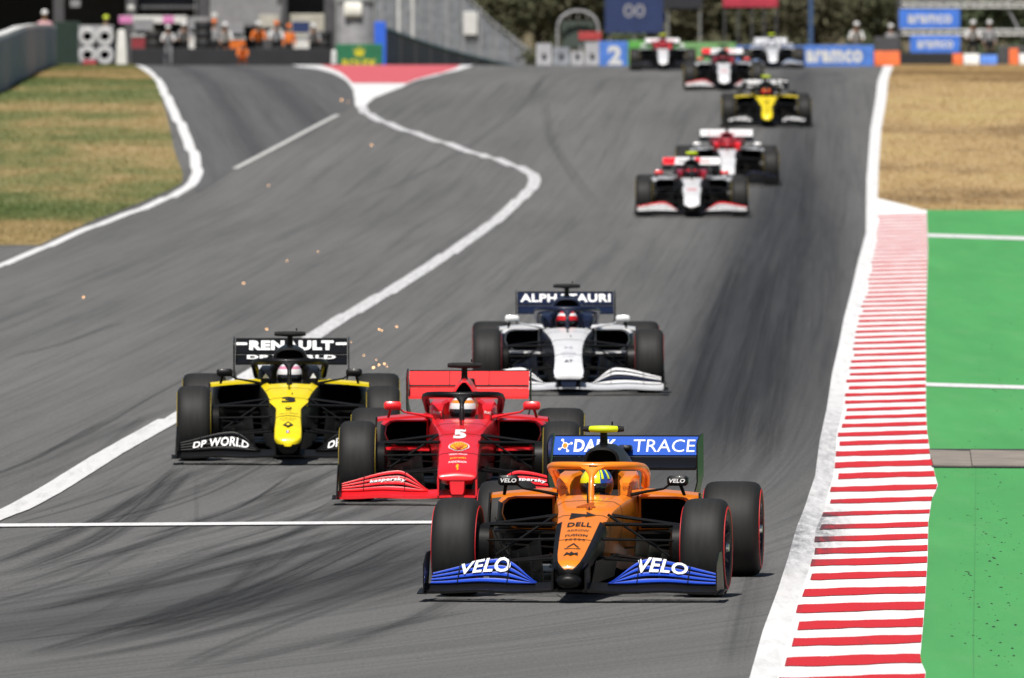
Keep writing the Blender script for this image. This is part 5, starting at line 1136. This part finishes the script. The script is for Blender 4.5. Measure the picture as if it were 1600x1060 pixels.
def trunkb(): 
    b = MB(); b.tube([(0, 0, -.2), (.05, 0, 1.2), (-.05, .05, 2.6), (.05, 0, 4.5)], [.22, .17, .13, .05], 9)
    for a in (0.3, 2.2, 4.1): b.tube([(0, 0, 1.5), (.8*math.cos(a), .8*math.sin(a), 2.6), (1.4*math.cos(a), 1.4*math.sin(a), 3.8)], [.09, .06, .02], 7)
    return b
def tree(px, Y, k, s_, lab, shrub=False):
    o = empty('shrub' if shrub else 'tree', (BX(px, Y), Y, float(h(Y))-.05), (0, 0, random.uniform(0, 6.3))); o.scale = (s_, s_, s_*random.uniform(.9, 1.15)); tag(o, lab, 'shrub' if shrub else 'tree', 'shrubs at the foot of the trees' if shrub else 'dark trees behind the track')
    if shrub:
        me = SH[k % 2].copy(); me.materials.append(LM[k % 3]); link(bpy.data.objects.new('foliage', me), o); shared('stem', 'stem', lambda: MB().tube([(0, 0, -.1), (.03, 0, .8)], [.06, .03], 7), BK, o)
    else:
        me = CR[k % 3].copy(); me.materials.append(LM[k % 3]); link(bpy.data.objects.new('crown', me), o); shared('trunk', 'trunk', trunkb, BK, o, 60)
TL = [(842, 'behind the tall end of the sloping grey wall'), (888, 'directly behind the white arch'), (950, 'behind the left post of the navy billboard'), (1012, 'behind the right part of the navy billboard'), (1080, 'behind the small dark billboard'), (1150, 'behind the left legs of the red canopy'), (1212, 'behind the right end of the red canopy'), (1276, 'behind the slim blue pole'), (1330, 'above the person behind the blue lettered board'), (1395, 'just left of the upper blue gantry sign'), (1465, 'behind the two blue gantry signs'), (1530, 'behind the truss right of the blue signs'), (1592, 'behind the diagonal brace at the right edge')]
for i, (px, wh) in enumerate(TL): tree(px, 730+random.uniform(-30, 50), i, random.uniform(.95, 1.2), 'dark leafy tree '+wh)
for i, (px, wh) in enumerate(((800, 'over the low end of'), (740, 'behind the middle slope of'))): tree(px, 800+25*i, i, 1.2, 'dark leafy tree showing '+wh+' the sloping grey wall')
SL = [(868, 'left foot of the white arch'), (930, 'right foot of the white arch'), (990, 'navy billboard'), (1052, 'small dark billboard'), (1108, 'gap between dark billboard and red canopy'), (1165, 'red canopy'), (1232, 'gap between red canopy and blue pole'), (1296, 'start of the blue lettered board'), (1352, 'end of the blue lettered board'), (1412, 'left ends of the blue gantry signs'), (1490, 'right ends of the blue gantry signs'), (1562, 'people by the barrier blocks')]
for i, (px, wh) in enumerate(SL): tree(px, 690+random.uniform(-12, 12), i, random.uniform(.95, 1.25), 'low dark shrub behind the '+wh, True)
# sparks thrown up by the cars
KS = mat('hot_spark', (1, .6, .3), .5, var=0, emit=((1.0, .52, .22), 3.2))
SPK = ((130, 465, 3.2, .1), (381, 443, 3, .1), (448, 408, 2, .2), (497, 394, 2, .2), (420, 290, 2.2, .2), (581, 227, 2.6, .3), (534, 157, 3, .3), (544, 160, 1.6, .3), (417, 515, 3.2, .1), (592, 515, 3, .2), (597, 517, 2.4, .25), (620, 511, 2.8, .2), (583, 575, 4.6, .1), (592, 571, 3.4, .15), (600, 569, 3.2, .2), (568, 556, 2.2, .2), (588, 563, 1.8, .3), (605, 573, 2.0, .1), (548, 535, 1.8, .2))
SPL = {130: 'spark alone above the asphalt at the far left', 381: 'spark above the asphalt left of the long white line', 448: 'spark above the middle of the pit exit asphalt', 497: 'spark closest to the long white line', 420: 'spark near the tip of the faded lane line', 581: 'spark just below the curving white line', 534: 'spark, the larger one, beside the white gore', 544: 'spark, the tiny one, beside the white gore', 417: 'spark above the rear wing of the yellow-nosed car', 583: 'biggest glowing spark in the cluster above the red car'}
for (px, py, s_, up_) in SPK:
    Y = GY(py); Y2 = Y*(1-up_/HC) if py > 200 else Y*.97
    r_ = s_*.33/F*Y2; x, z = B(px, py, Y2); b = MB()
    for j in range(2):
        a = random.uniform(0, 3); b.lathe_z([(.02*r_, -r_), (r_*.7, -r_*.5), (r_*.9, .1*r_), (r_*.5, r_*.7), (.02*r_, r_)], 6, c=(j*r_*.9*math.cos(a), 0, j*r_*.9*math.sin(a)))
    o = b.build('spark', KS, smooth=60, loc=(x, Y2, z)); tag(o, 'glowing orange '+SPL[px] if px in SPL and px != 583 else SPL.get(px, 'small glowing spark in the cluster between yellow-nosed and red cars'), 'spark', 'sparks behind the cars')
